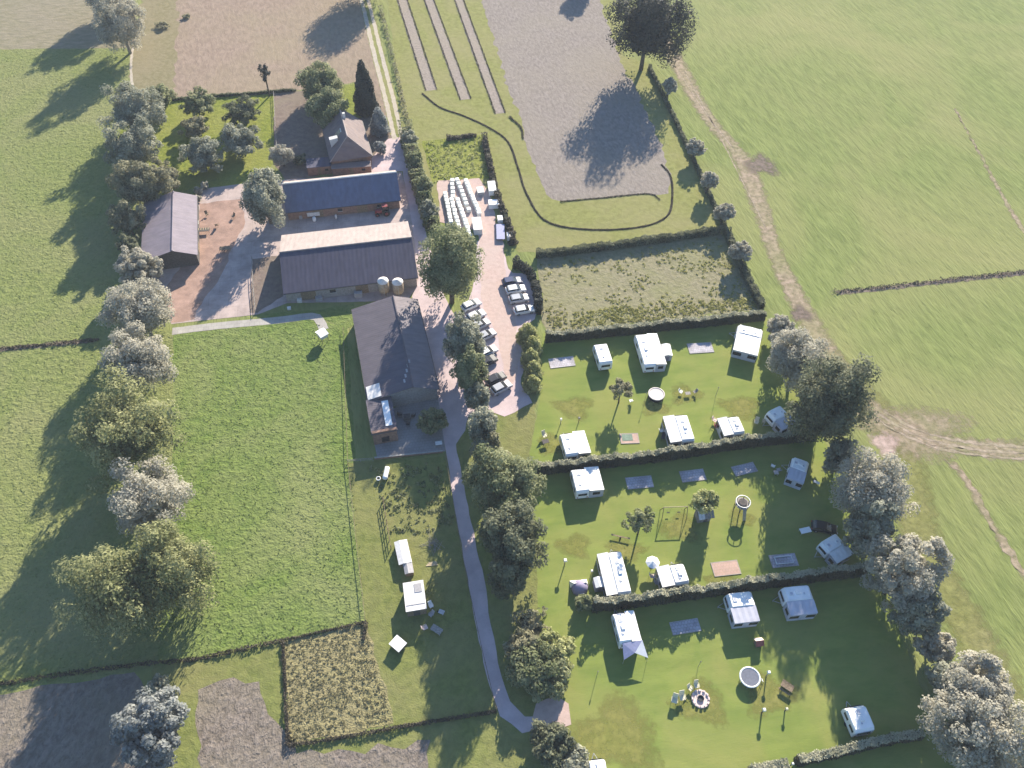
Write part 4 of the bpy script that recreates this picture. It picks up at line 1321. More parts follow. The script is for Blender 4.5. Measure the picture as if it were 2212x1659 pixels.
# ================================================================== CARAVANS AND AWNINGS
def caravan_body(t, L, Wd, x0=0.0, H=2.55, flip=1, door=1):
    """parts of one caravan, length along y, tow bar at +y*flip"""
    f = flip
    prof = [(-L / 2 * f, .55), (-L / 2 * f, 1.3), ((-L / 2 + .12) * f, 2.2), ((-L / 2 + .45) * f, H - .03), (0, H), ((L / 2 - .55) * f, H - .06), ((L / 2 - .18) * f, 2.0), (L / 2 * f, 1.2), ((L / 2 - .05) * f, .55)]
    h = Wd / 2
    MB().prof_x(prof, [(x0 - h, .10), (x0 - h + .07, .02), (x0 - h + .2, 0), (x0 + h - .2, 0), (x0 + h - .07, .02), (x0 + h, .10)]).build('body', 'plastic_white', t)
    MB().box((x0, 0, .47), (Wd * .8, L * .9, .16)).build('chassis', 'metal_dark', t)
    for k, (y, sx, sy) in enumerate([(L * .22, .7, .7), (-L * .2, .42, .42)]):
        hb = MB().box((x0 - .15 * k, y, H + .015), (sx, sy, .10), taper=.85).build('roof_hatch', 'awning_white', t)
        MB().box((x0 - .15 * k, y, H + .072), (sx * .6, sy * .6, .02)).build('pane', 'awning_grey', hb)
    if random.random() < .5:
        MB().box((x0 + .1, -.1, H + .09), (.62, .85, .2), taper=.8).build('air_conditioner', 'awning_white', t)
    MB().tube((x0 + h * .55, L * .34, H - .1), (x0 + h * .55, L * .34, H + .3), .05, n=6).build('roof_vent', 'awning_white', t)
    for s in (-1, 1):
        MB().box((x0 + s * (h - .16), 0, H - .01), (.05, L * .72, .05)).build('roof_rail', 'awning_white', t)
    for s in (-1, 1):
        MB().tube((x0 + s * (h - .18), 0, .32), (x0 + s * (h + .01), 0, .32), .32, .32, 14).build('wheel', 'rubber', t)
        for y in (-L * .25, L * .2):
            if s == door and y > 0:
                continue
            MB().box((x0 + s * (h + .004), y, 1.62), (.035, 1.1, .6)).build('window', 'window_dark', t)
    d = MB().box((x0 + door * (h + .006), L * .17, 1.4), (.04, .65, 1.75)).build('door', 'metal_white', t)
    MB().box((x0 + door * (h + .03), L * .17 + .22, 1.35), (.04, .05, .14)).build('handle', 'metal_dark', d)
    MB().box((x0, f * (L / 2 - .045), 1.75), (Wd * .72, .10, .45)).build('front_window', 'window_dark', t)
    MB().box((x0, -f * (L / 2 - .02), 1.62), (Wd * .66, .10, .5)).build('rear_window', 'window_dark', t)
    for s in (-1, 1):
        MB().box((x0 + s * Wd * .36, -f * (L / 2 + .005), .85), (.16, .05, .3)).build('tail_light', 'light_red', t)
    m = MB()
    for s in (-1, 1):
        m.tube((x0 + s * .6, f * (L / 2 - .1), .45), (x0, f * (L / 2 + 1.1), .48), .05)
    m.tube((x0, f * (L / 2 + 1.0), 0), (x0, f * (L / 2 + 1.0), .55), .04)
    m.build('tow_bar', 'metal_grey', t)


def awning(name, label, c, rz, x0, x1, L, y0=0.0, hi=2.46, lo=2.25, roofmat_='awning_white', wallmat='awning_grey', group='awnings on the camp site'):
    """tent from the caravan side at x0 to its front at x1"""
    t = thing(name, label, 'awning', c, rz, group)
    k = 8
    vs, fs = [], []
    for j in range(k + 1):
        y = y0 - L / 2 + L * j / k
        sag = -.05 * abs(math.sin(math.pi * j / 2 * 1.0)) if j % 2 else 0
        for i in range(4):
            u = i / 3
            vs.append((x0 + (x1 - x0) * u, y, hi + (lo - hi) * u ** 1.3 + sag * (1 if 0 < i < 3 else .3)))
    n = len(vs)
    vs += [(x, y, z - .035) for x, y, z in vs]
    for j in range(k):
        for i in range(3):
            a = j * 4 + i
            fs += [(a, a + 1, a + 5, a + 4), (n + a, n + a + 4, n + a + 5, n + a + 1)]
    rim = [i for i in range(4)] + [j * 4 + 3 for j in range(1, k + 1)] + [k * 4 + i for i in (2, 1, 0)] + [j * 4 for j in range(k - 1, 0, -1)]
    fs += [(rim[i], n + rim[i], n + rim[(i + 1) % len(rim)], rim[(i + 1) % len(rim)]) for i in range(len(rim))]
    MB().add(vs, fs).build('roof', roofmat_, t)
    xm, wx = (x0 + x1) / 2, abs(x1 - x0)
    sx = 1 if x1 > x0 else -1
    f = MB().box((x1 - sx * .06, y0, lo / 2 - .03), (.04, L - .12, lo - .1)).build('front_wall', wallmat, t)
    for q in (-.3, .3):
        MB().box((x1 - sx * .032, y0 + q * L, lo * .58), (.03, L * .34, lo * .4)).build('window', 'window_dark', f)
    for s in (-1, 1):
        zz = lo
        g = MB().box((xm, y0 + s * (L / 2 - .06), zz / 2 - .03), (wx - .12, .04, zz - .1)).build('side_wall', wallmat, t)
        MB().box((xm, y0 + s * (L / 2 - .032), zz * .58), (wx * .5, .03, zz * .36)).build('window', 'window_dark', g)
    for s in (-1, 1):
        MB().tube((x1 - sx * .12, y0 + s * (L / 2 - .14), 0), (x1 - sx * .12, y0 + s * (L / 2 - .14), lo), .025, n=6).build('pole', 'metal_grey', t)
    return t


GC = 'caravans on the camp site'
ZA = (1920, 960, 1.728)
Z3 = (2480, 1180, 2.963)
Z5 = (2780, 1660, 3.19)
Z6 = (2120, 2020, 3.318)
ZE = (1920, 1920, 1.728)
ZF = (2880, 1920, 1.728)
pitch = [
    # corners, caravan side (0 = no awning), flip, awning roof, labels
    (zc(*ZA, (524, 565), (610, 555), (655, 690), (570, 698)), 0, 1, None, 'small single white caravan near the left end of the top hedge', None),
    (zc(*ZA, (795, 500), (940, 490), (1005, 700), (860, 715)), -1, 1, 'awning_white', 'longest white caravan under the top hedge, with a side tent', 'white awning filling the right half of the longest top row unit'),
    (zc(*ZA, (1465, 440), (1635, 480), (1600, 640), (1425, 600)), 2, 1, 'awning_white', 'tilted white caravan at the right end of the top hedge', 'white awning on the lower side of the tilted caravan in the top right corner'),
    (zc(*ZA, (310, 1140), (460, 1125), (525, 1270), (345, 1300)), -1, 1, 'awning_white', 'white caravan at the lower left of the top lawn against the hedge', 'white awning beside the caravan at the lower left of the top lawn'),
    (zc(*ZA, (990, 1030), (1125, 1015), (1190, 1190), (1020, 1215)), 1, 1, 'awning_white', 'large white caravan in the lower row of the top lawn, below the chairs', 'white awning left half of the large lower row unit on the top lawn'),
    (zc(*ZA, (1340, 1040), (1455, 1030), (1520, 1140), (1370, 1170)), 1, 1, 'awning_white', 'squat white caravan in the lower row, beside the red chairs', 'white awning next to the red chairs on the top lawn'),
    (zc(*Z3, (1190, 1090), (1330, 985), (1500, 1190), (1340, 1290)), 2, 1, 'awning_grey', 'shaded bluish caravan turned at an angle by the very dark tree', 'grey awning on the angled caravan by the very dark tree'),
    (zc(*ZA, (375, 1370), (560, 1358), (600, 1510), (420, 1540)), -1, 1, 'awning_white', 'white caravan just below the left end of the middle hedge', 'white awning right of the caravan just below the middle hedge'),
    (zc(*Z5, (620, 170), (845, 240), (745, 460), (525, 420)), 2, 1, 'awning_grey', 'shaded white caravan at the right end of the middle hedge', 'shaded pale awning at the right end of the middle hedge'),
    (zc(*Z5, (935, 1190), (1140, 1085), (1360, 1300), (1140, 1460)), 2, 1, 'awning_white', 'shaded caravan beside the black car', 'pale awning of the shaded unit beside the black car'),
    (zc(*Z6, (395, 160), (690, 135), (820, 665), (520, 735)), 1, 1, 'awning_white', 'longest white caravan on the middle lawn, by the lowest long hedge', 'long white awning beside the longest caravan on the middle lawn'),
    (zc(*Z6, (1130, 330), (1455, 290), (1555, 545), (1215, 610)), 1, 1, 'awning_white', 'square white caravan above the lowest long hedge, right of the white parasol', 'white awning between the white parasol and the square caravan'),
    (zc(*Z6, (575, 905), (850, 880), (960, 1270), (690, 1310)), -1, 1, 'awning_white', 'white caravan at the left of the bottom lawn with a pointed canopy', 'white awning of the leftmost unit on the bottom lawn'),
    (zc(*ZE, (1385, 530), (1565, 510), (1605, 690), (1440, 730)), 2, 1, 'awning_grey', 'white caravan below the lowest long hedge, left of a similar one', 'bluish awning front of the left one of the two shaded units on the bottom lawn'),
    (zc(*ZF, (100, 495), (270, 465), (330, 640), (130, 680)), 2, 1, 'awning_grey', 'white caravan below the right end of the lowest long hedge', 'bluish awning front of the rightmost unit below the lowest long hedge'),
    (zc(*ZF, (515, 1265), (625, 1230), (710, 1400), (545, 1450)), 0, 1, None, 'lone white caravan at the bottom right against the short hedge', None),
    (zc(*ZE, (500, 1600), (598, 1585), (620, 1700), (510, 1715)), 0, 1, None, 'white caravan cut off by the bottom edge of the photo', None),
]
for px, side, flip, aw, lab, alab in pitch:
    c, rz, w, d = rect(px, 2.5)
    if side == 0:
        t = thing('caravan', lab, 'caravan', c, rz, GC)
        caravan_body(t, d, min(w, 3.0), 0, flip=flip)
    elif side in (-1, 1):
        cw = min(2.35, w * .55)
        x0 = side * (w / 2 - cw / 2)
        t = thing('caravan', lab, 'caravan', c, rz, GC)
        caravan_body(t, d, cw, x0, flip=flip, door=-side)
        awning('awning', alab, c, rz, x0 - side * (cw / 2 + .02), -side * w / 2, d * .94, 0, roofmat_=aw)
    else:  # caravan across, awning to the south
        cw = min(2.35, d * .52)
        a = rz + math.pi / 2
        t = thing('caravan', lab, 'caravan', c, a, GC)
        y_off = d / 2 - cw / 2
        caravan_body(t, w, cw, y_off, flip=flip, door=-1)
        awning('awning', alab, c, a, y_off - cw / 2 - .02, -d / 2, w * .92, 0, roofmat_=aw)

# side tents and the pointed canopy
def small_tent(name, label, px, h, mat, wallmat):
    c, rz, w, d = rect(px, h)
    t = thing(name, label, 'tent', c, rz)
    MB().add([(-w / 2, -d / 2, h * .86), (w / 2, -d / 2, h * .86), (w / 2, d / 2, h * .86), (-w / 2, d / 2, h * .86), (0, -d / 2, h), (0, d / 2, h)], [(0, 4, 5, 3), (4, 1, 2, 5), (0, 1, 4), (2, 3, 5), (0, 3, 2, 1)]).build('roof', mat, t)
    MB().box((0, 0, h * .43 - .02), (w * .94, d * .94, h * .86 - .04)).build('wall', wallmat, t)
    MB().box((0, -d * .475, h * .4), (w * .4, .03, h * .6)).build('door', 'canvas_purple', t)
    for s in (-1, 1):
        MB().tube((s * w * .48, -d * .48, 0), (s * w * .48, -d * .48, h * .86), .02, n=5).build('pole', 'metal_grey', t)


small_tent('side_tent', 'small white side tent on the right of the longest top row unit', zc(*ZA, (970, 570), (1028, 560), (1040, 640), (985, 640)), 2.0, 'awning_white', 'awning_grey')
small_tent('side_tent', 'small white store tent left of the longest caravan on the middle lawn', zc(*Z6, (355, 475), (440, 462), (495, 590), (375, 605)), 2.0, 'awning_white', 'awning_blue')
c, rz, w, d = rect(zc(*Z6, (690, 1310), (950, 1290), (1000, 1460), (720, 1540)), 1.8)
t = thing('canopy', 'pointed pale blue canopy stretched from the leftmost unit on the bottom lawn', 'canopy', c, rz)
MB().add([(-w / 2 + .3, d / 2, 2.35), (w / 2, d / 2, 2.4), (w / 2 + .4, -d / 2, 1.5), (.2, -d * .15, 2.0), (-w / 2 + .1, -d / 2 + .2, 1.6), (-w / 2 + .3, d / 2, 2.31), (w / 2, d / 2, 2.36), (w / 2 + .4, -d / 2, 1.46), (.2, -d * .15, 1.96), (-w / 2 + .1, -d / 2 + .2, 1.56)], [(0, 1, 3), (0, 3, 4), (5, 8, 6), (5, 9, 8)]).build('shade_cloth', 'awning_blue', t)
MB().add([(w / 2, d / 2, 2.41), (w / 2 + .4, -d / 2, 1.51), (.2, -d * .15, 2.01), (w / 2, d / 2, 2.37), (w / 2 + .4, -d / 2, 1.47), (.2, -d * .15, 1.97)], [(0, 1, 2), (3, 5, 4), (0, 3, 4, 1), (1, 4, 5, 2), (2, 5, 3, 0)]).build('sail', 'awning_white', t)
for q in ((w / 2 + .4, -d / 2, 1.5), (-w / 2 + .1, -d / 2 + .2, 1.6)):
    MB().tube((q[0], q[1], 0), q, .025, n=6).build('pole', 'metal_grey', t)
# dome tent
p = P(1252, 1272)
t = thing('dome_tent', 'small dome tent with a purple front at the left end of the lowest long hedge', 'tent', (p.x, p.y, 0), R(8))
MB().lathe([(1.35, .02), (1.3, .6), (1.05, 1.15), (.6, 1.5), (.05, 1.62)], n=10).build('dome', 'canvas_purple', t, True)
MB().add([(-1.5, .3, .05), (1.5, .3, .05), (1.4, 1.5, .05), (-1.4, 1.5, .05), (-1.0, .35, 1.5), (1.0, .35, 1.5)], [(0, 1, 5, 4), (4, 5, 2, 3), (0, 4, 3), (1, 2, 5), (0, 3, 2, 1)]).build('fly_sheet', 'awning_white', t)
MB().box((0, -1.28, .55), (.8, .05, .9)).build('door', 'awning_grey', t)

# paved pitches without a caravan
for lab, px, mt in [
        ('empty paved pitch at the left end of the top hedge', zc(*ZA, (240, 670), (395, 650), (405, 705), (250, 730)), 'pad_tiles'),
        ('empty paved pitch between two caravans under the top hedge', zc(*ZA, (1135, 572), (1290, 560), (1303, 620), (1155, 632)), 'pad_tiles'),
        ('empty paved pitch below the middle hedge, left of three', zc(*ZA, (735, 1440), (900, 1425), (915, 1495), (755, 1510)), 'pad_tiles'),
        ('empty paved pitch below the middle hedge, middle of three', zc(*ZA, (1085, 1400), (1240, 1380), (1252, 1445), (1110, 1468)), 'pad_tiles'),
        ('empty paved pitch below the middle hedge, right of three', zc(*ZA, (1418, 1370), (1560, 1338), (1590, 1395), (1455, 1422)), 'pad_tiles'),
        ('empty paved pitch with a frame on it beside the shaded lawn', zc(*Z5, (335, 1360), (640, 1320), (670, 1460), (380, 1500)), 'pad_tiles'),
        ('empty paved pitch in the shade of the lowest long hedge', zc(*Z6, (1295, 1045), (1640, 1000), (1685, 1140), (1350, 1195)), 'pad_tiles'),
        ('pinkish sunlit paved pitch beside the lowest long hedge', zc(2200, 1700, 2.963, (1400, 1220), (1650, 1190), (1725, 1330), (1410, 1370)), 'pad_pink'),
        ('pale pitch with a green groundsheet in the shade of the young tree', zc(*ZA, (720, 1155), (800, 1150), (835, 1205), (690, 1220)), 'pad_pink')]:
    c, rz, w, d = rect(px, .05)
    t = thing('paved_pitch', lab, 'paving', c, rz, 'paved pitches')
    MB().box((0, 0, .035), (w, d, .11)).build('paving_bed', mt, t)
    k = max(1, round(w / 2))
    for i in range(4):
        x, y, a, b = [(0, d / 2 + .05, w + .2, .1), (0, -d / 2 - .05, w + .2, .1), (w / 2 + .05, 0, .1, d), (-w / 2 - .05, 0, .1, d)][i]
        MB().box((x, y, .04), (a, b, .13)).build('kerb', 'path_slab', t)
    if 'groundsheet' in lab:
        MB().box((-w * .12, d * .1, .105), (w * .6, d * .7, .02)).build('groundsheet', 'cloth_green', t)
    if 'frame' in lab:
        for s in (-1, 1):
            MB().box((0, s * d * .3, .2), (w * .7, .12, .2)).build('bar', 'metal_white', t)
            MB().box((s * w * .33, 0, .2), (.12, d * .5, .2)).build('bar', 'metal_white', t)

# ================================================================== CARS
def car(paint):
    t = thing('parked_car', '', 'car')
    prof = [(-2.15, .35), (-2.2, .75), (-2.1, .98), (-.95, 1.02), (.9, 1.0), (1.9, .86), (2.12, .68), (2.12, .35)]
    MB().prof_x(prof, [(-.88, .08), (-.82, .01), (-.6, 0), (.6, 0), (.82, .01), (.88, .08)]).build('body', paint, t)
    cab = [(-1.95, .97), (-1.55, 1.42), (.15, 1.44), (1.05, .97)]
    MB().prof_x(cab, [(-.78, .0), (.78, .0)]).build('cabin_glass', 'window_dark', t)
    MB().add([(-.72, -1.5, 1.455), (.72, -1.5, 1.455), (.72, .12, 1.47), (-.72, .12, 1.47), (-.79, -1.72, 1.34), (.79, -1.72, 1.34), (.79, .3, 1.34), (-.79, .3, 1.34)], [(0, 1, 2, 3), (0, 4, 5, 1), (1, 5, 6, 2), (2, 6, 7, 3), (3, 7, 4, 0)]).build('roof', paint, t)
    for sx in (-1, 1):
        for y in (-1.35, 1.32):
            w = MB().tube((sx * .68, y, .31), (sx * .89, y, .31), .31, .31, 14).build('wheel', 'rubber', t)
            MB().tube((sx * .885, y, .31), (sx * .90, y, .31), .19, .19, 10).build('rim', 'metal_grey', w)
        MB().box((sx * .66, 2.09, .72), (.32, .08, .14)).build('headlight', 'light_clear', t)
        MB().box((sx * .70, -2.17, .85), (.26, .06, .16)).build('tail_light', 'light_red', t)
        MB().box((sx * .93, .75, 1.05), (.16, .10, .12)).build('mirror', paint, t)
        MB().box((sx * .785, -.15, 1.2), (.03, .09, .40)).build('pillar', paint, t)
    MB().box((0, 2.13, .42), (1.3, .05, .16)).build('grille', 'metal_dark', t)
    return t


ZP = (1640, 960, 2.963)
protos = {}
a_left = az(*zc(*ZP, (380, 665), (520, 600))) - math.pi / 2
a_right = az(*zc(*ZP, (850, 600), (1085, 560))) - math.pi / 2
for x, y, a, paint, lab in [
        (398, 525, a_left, 'car_white', 'white car at the top of the left row, tucked under the big round tree'),
        (452, 645, a_left, 'car_white', 'second car down the left row in the car park, white'),
        (500, 745, a_left, 'car_silver', 'third car down the left row, silver'),
        (565, 862, a_left, 'car_silver', 'fourth car down the left row beside the grey green tree'),
        (580, 1045, a_left, 'car_white', 'white car half hidden by the green tree in the car park'),
        (575, 1150, a_left, 'car_black', 'black car below the half hidden white one'),
        (672, 1345, a_left, 'car_black', 'black car at the lower end of the left row'),
        (735, 1440, a_left, 'car_silver', 'silver car at the lower end of the pink gravel'),
        (830, 275, a_right, 'car_blue', 'dark car at the top of the right row by the dark hedge'),
        (872, 362, a_right, 'car_white', 'white car second down the right row'),
        (908, 465, a_right, 'car_silver', 'silver car third down the right row'),
        (965, 590, a_right, 'car_white', 'white car at the bottom of the right row')]:
    p = P(*zc(*ZP, (x, y))[0], .9)
    if a == a_left:
        p = p + Vector((math.sin(a), -math.cos(a), 0)) * .5
    if paint not in protos:
        protos[paint] = car(paint)
        o = protos[paint]
        o.location = (p.x, p.y, .05)
        o.rotation_euler = (0, 0, a)
        tag(o, lab, 'car', 'cars in the car park')
    else:
        dup(protos[paint], (p.x, p.y, .05), a, lab, 'cars in the car park')
p = P(*zc(*Z5, (1000, 1010))[0], .9)
o = dup(protos['car_black'], (p.x, p.y, .02), az(*zc(*Z5, (870, 980), (1130, 1030))) - math.pi / 2, 'black car on the shaded lawn next to an angled caravan', 'cars on the camp site')

# ================================================================== PLAY THINGS
def trampoline(lab, x, y, r, pad, mat_, sheeted=False, ladder=False):
    p = P(x, y, .9)
    t = thing('trampoline', lab, 'trampoline', (p.x, p.y, 0), R(10), 'trampolines')
    h = .9
    MB().lathe([(.02, h - .02), (r * .84, h), (r * .84, h + .02), (.02, h)], n=32).build('jumping_mat', mat_, t)
    MB().torus(r * .92, r * .09, h + .02, n=36).build('edge_pad', pad, t, True)
    if sheeted:
        MB().lathe([(r * .96, .25), (r * .97, h - .04), (r * .93, h - .04), (r * .92, .25)], n=32).build('skirt', 'cloth_black', t)
    for k in range(6):
        a = k * math.pi / 3
        MB().tube((r * .93 * math.cos(a), r * .93 * math.sin(a), 0), (r * .93 * math.cos(a), r * .93 * math.sin(a), h), .035, n=6).build('leg', 'metal_grey', t)
    if ladder:
        l_ = MB()
        for s in (-.2, .2):
            l_.tube((r + .55, s - .5, 0), (r - .02, s - .5, h), .03, n=6)
        for q in (.3, .6):
            l_.box((r + .55 - .57 * q, -.5, h * q), (.08, .45, .04))
        l_.build('ladder', 'metal_white', t)


trampoline('trampoline with a pale round top and dark skirt on the top lawn', 1418, 851, 1.6, 'trampoline_sheet', 'trampoline_sheet', True)
trampoline('trampoline with a white rim and grey mat on the bottom lawn', 1620, 1463, 1.58, 'pad_white', 'trampoline_mat', False, True)

# swing frame
a_, b_ = P(1433, 1096, 2.4), P(1487, 1094, 2.4)
t = thing('swing_frame', 'wooden swing frame on the middle lawn', 'swing', ((a_.x + b_.x) / 2, (a_.y + b_.y) / 2, 0), math.atan2(b_.y - a_.y, b_.x - a_.x))
Lx = (b_ - a_).length / 2
MB().tube((-Lx, 0, 2.4), (Lx, 0, 2.4), .07).build('crossbar', 'timber_pale', t)
for s in (-1, 1):
    for q in (-1, 1):
        MB().tube((s * Lx * .95, 0, 2.4), (s * Lx, q * .9, 0), .06).build('leg', 'timber', t)
for s in (-.45, .4):
    sw = MB().box((s * Lx, .05, .5), (.5, .2, .05)).build('swing_seat', 'cloth_black', t)
    for q in (-.22, .22):
        MB().tube((s * Lx + q, .05, .52), (s * Lx + q, 0, 2.36), .012, n=4).build('chain', 'metal_grey', sw)

# play tower and play hut
p = P(1604, 1087, 2.2)
t = thing('play_tower', 'round roofed play tower on legs on the middle lawn', 'play tower', (p.x, p.y, 0), R(12))
MB().lathe([(1.25, 2.05), (1.25, 2.15), (.05, 2.2)], n=12).build('platform', 'timber_grey', t)
MB().torus(1.2, .09, 2.75, 20).build('rail_ring', 'metal_white', t, True)
for k in range(6):
    a = k * math.pi / 3
    MB().tube((1.15 * math.cos(a), 1.15 * math.sin(a), 0), (1.15 * math.cos(a), 1.15 * math.sin(a), 2.75), .07, n=6).build('post', 'timber', t)
MB().add([(-.3, -1.2, 2.1), (.3, -1.2, 2.1), (.3, -2.2, .05), (-.3, -2.2, .05), (-.3, -1.2, 2.05), (.3, -1.2, 2.05), (.3, -2.2, 0), (-.3, -2.2, 0)], [(0, 1, 2, 3), (4, 7, 6, 5), (0, 4, 5, 1), (1, 5, 6, 2), (2, 6, 7, 3), (3, 7, 4, 0)]).build('ramp', 'metal_grey', t)
MB().lathe([(.75, 2.2), (.75, 2.5), (.6, 2.55)], n=12).build('basket', 'wall_dark', t)
p = P(1516, 1118)
t = thing('play_hut', 'pale plank play hut under the yellow green tree', 'play hut', (p.x, p.y, 0), R(12))
MB().box((0, 0, .75), (2.2, 1.8, 1.5)).build('wall', 'timber_grey', t)
for s in (-1, 1):
    for k in range(5):
        x = -1.1 + k * .55
        MB().add([(x, 0, 2.15), (x + .5, 0, 2.15), (x + .5, s * 1.15, 1.45), (x, s * 1.15, 1.45), (x, 0, 2.1), (x + .5, 0, 2.1), (x + .5, s * 1.15, 1.4), (x, s * 1.15, 1.4)], [(0, 1, 2, 3), (4, 7, 6, 5), (0, 3, 7, 4), (1, 5, 6, 2), (2, 6, 7, 3)]).build('roof_plank', 'timber_grey' if k > 1 else 'sheet_white', t)
MB().box((.2, -.92, .6), (.6, .05, 1.1)).build('door', 'wall_dark', t)
p = P(1636, 1392)
t = thing('play_house', 'small reddish playhouse above the white rimmed trampoline', 'play house', (p.x, p.y, 0), R(10))
MB().box((0, 0, .5), (1.0, .9, 1.0)).build('wall', 'timber', t)
for s in (-1, 1):
    MB().add([(-.62, 0, 1.55), (.62, 0, 1.55), (.62, s * .65, .95), (-.62, s * .65, .95), (-.62, 0, 1.5), (.62, 0, 1.5), (.62, s * .65, .9), (-.62, s * .65, .9)], [(0, 1, 2, 3), (4, 7, 6, 5), (0, 3, 7, 4), (1, 5, 6, 2), (2, 6, 7, 3)]).build('roof_slope', 'cloth_pink' if s > 0 else 'cloth_red', t)
MB().box((0, -.46, .4), (.4, .04, .75)).build('door', 'wall_dark', t)
p = P(1340, 1162)
t = thing('seesaw', 'dark seesaw lying on the middle lawn left of the young tree', 'seesaw', (p.x, p.y, 0), R(-12))
MB().box((0, 0, .45), (3.2, .22, .06)).build('beam', 'timber', t)
MB().box((0, 0, .22), (.3, .4, .44), taper=.6).build('pivot', 'metal_dark', t)
for s in (-1, 1):
    MB().box((s * 1.4, 0, .5), (.35, .3, .05)).build('seat', 'cloth_black', t)
    MB().tube((s * 1.1, -.2, .75), (s * 1.1, .2, .75), .025, n=5).build('handle', 'metal_dark', t)

# ================================================================== FURNITURE AND POSTS
def chair(lab, x, y, rz, cloth='plastic_white', frame='metal_grey', s=1.0, group='garden chairs'):
    p = P(x, y)
    t = thing('garden_chair', lab, 'chair', (p.x, p.y, .02), rz, group)
    MB().box((0, 0, .45 * s), (.55 * s, .55 * s, .06)).build('seat', cloth, t)
    MB().add([(-.27 * s, .26 * s, .46 * s), (.27 * s, .26 * s, .46 * s), (.27 * s, .5 * s, 1.05 * s), (-.27 * s, .5 * s, 1.05 * s), (-.27 * s, .31 * s, .46 * s), (.27 * s, .31 * s, .46 * s), (.27 * s, .55 * s, 1.05 * s), (-.27 * s, .55 * s, 1.05 * s)], [(0, 1, 2, 3), (4, 7, 6, 5), (0, 4, 5, 1), (1, 5, 6, 2), (2, 6, 7, 3), (3, 7, 4, 0)]).build('backrest', cloth, t)
    for a in (-1, 1):
        for b in (-1, 1):
            MB().tube((a * .24 * s, b * .24 * s, 0), (a * .24 * s, b * .24 * s, .44 * s), .02, n=5).build('leg', frame, t)
        MB().box((a * .3 * s, .02, .64 * s), (.06, .5 * s, .04)).build('armrest', cloth, t)


def table(lab, x, y, rz, w, d, top='plastic_white', h=.72, leg='metal_grey', name='garden_table'):
    p = P(x, y)
    t = thing(name, lab, 'table', (p.x, p.y, .02), rz, 'garden tables')
    MB().box((0, 0, h), (w, d, .05)).build('tabletop', top, t)
    for a in (-1, 1):
        for b in (-1, 1):
            MB().tube((a * (w / 2 - .1), b * (d / 2 - .1), 0), (a * (w / 2 - .08), b * (d / 2 - .08), h - .03), .025, n=5).build('leg', leg, t)
    return t


def post(lab, x, y, h=1.3, cap='lamp_white', body='timber_grey', r=.08, cr=.2):
    p = P(x, y)
    t = thing('service_post', lab, 'post', (p.x, p.y, .01), R(10), 'service posts')
    MB().tube((0, 0, 0), (0, 0, h), r, r * .85).build('shaft', body, t)
    MB().box((0, 0, h + .14), (cr * 2, cr * 2, .28), taper=.7).build('cap', cap, t)


def parasol(lab, x, y, r, h, cloth):
    p = P(x, y, h)
    t = thing('parasol', lab, 'parasol', (p.x, p.y, 0), 0)
    MB().lathe([(r, h - .45), (r * .5, h - .2), (.04, h), (.03, h - .04), (r * .5, h - .24), (r * .98, h - .48)], n=8).build('canopy', cloth, t)
    MB().tube((0, 0, 0), (0, 0, h + .08), .03, n=6).build('pole', 'metal_grey', t)
    MB().lathe([(.3, 0), (.3, .08), (.06, .12)], n=12).build('foot', 'metal_dark', t)


def picnic(lab, x, y, rz, mat_='timber'):
    p = P(x, y)
    t = thing('picnic_table', lab, 'table', (p.x, p.y, .02), rz)
    for k in range(4):
        MB().box((0, -.3 + k * .2, .74), (1.8, .18, .05)).build('top_plank', mat_, t)
    for s in (-1, 1):
        MB().box((0, s * .72, .44), (1.8, .26, .05)).build('bench', mat_, t)
        f_ = MB()
        f_.tube((s * .65, -.75, 0), (s * .65, -.15, .72), .05, n=5)
        f_.tube((s * .65, .75, 0), (s * .65, .15, .72), .05, n=5)
        f_.box((s * .65, 0, .4), (.06, 1.6, .09))
        f_.build('trestle', mat_, t)


chair('white chair left of the small table on the top lawn', 1470, 850, R(60))
table('small low wooden table on the top lawn among the chairs', 1485, 853, R(10), 1.0, .7, 'timber_grey', .5)
chair('wooden chair right of the small table on the top lawn', 1500, 850, R(-60), 'timber_grey', 'timber')
chair('white chair at the foot of the young tree on the top lawn', 1362, 869, R(200))
chair('cream chair with dark frame at the left edge of the top lawn', 1176, 945, R(30), 'cloth_cream', 'metal_dark', 1.3)
table('dark round backed table at the left edge of the top lawn', 1178, 958, R(20), 1.2, .9, 'wall_dark', .7, 'metal_dark')
post('white capped post at the left of the top lawn', 1211, 915)
post('dark post above the lower left caravan on the top lawn', 1250, 912, 1.2, 'timber_grey', 'timber')
post('thin bare post left of the pale trampoline', 1393, 866, 2.2, 'timber_grey', 'timber_grey', .04, .07)
post('thin bare post in the middle of the top lawn', 1546, 855, 2.4, 'timber_grey', 'timber_grey', .04, .07)
chair('red folding chair left of the squat white caravan', 1547, 925, R(80), 'cloth_red', 'metal_dark', 1.2)
chair('pink folding chair behind the red one by the squat caravan', 1543, 912, R(60), 'cloth_pink', 'metal_dark', 1.2)
chair('cream chair between the squat caravan and the angled one', 1632, 916, R(-20), 'cloth_cream', 'metal_dark', 1.3)
table('narrow table beside the angled caravan on the top lawn', 1648, 914, R(70), .9, .6, 'timber_pale')
table('black table at the left side of the large lower row unit', 1432, 946, R(75), 1.6, .7, 'cloth_black', .75, 'metal_dark')
chair('white chair beside the black table by the large lower row unit', 1428, 934, R(100))
chair('pale chair at the upper end of the shaded seats below the middle hedge', 1668, 1010, R(150), 'plastic_white', 'metal_dark', 1.1)
chair('grey chair beside the shaded caravan at the right end of the middle hedge', 1680, 1018, R(200), 'sheet_grey', 'metal_dark', 1.1)
table('round grey table among the shaded seats', 1674, 1025, R(10), .8, .8, 'sheet_grey')
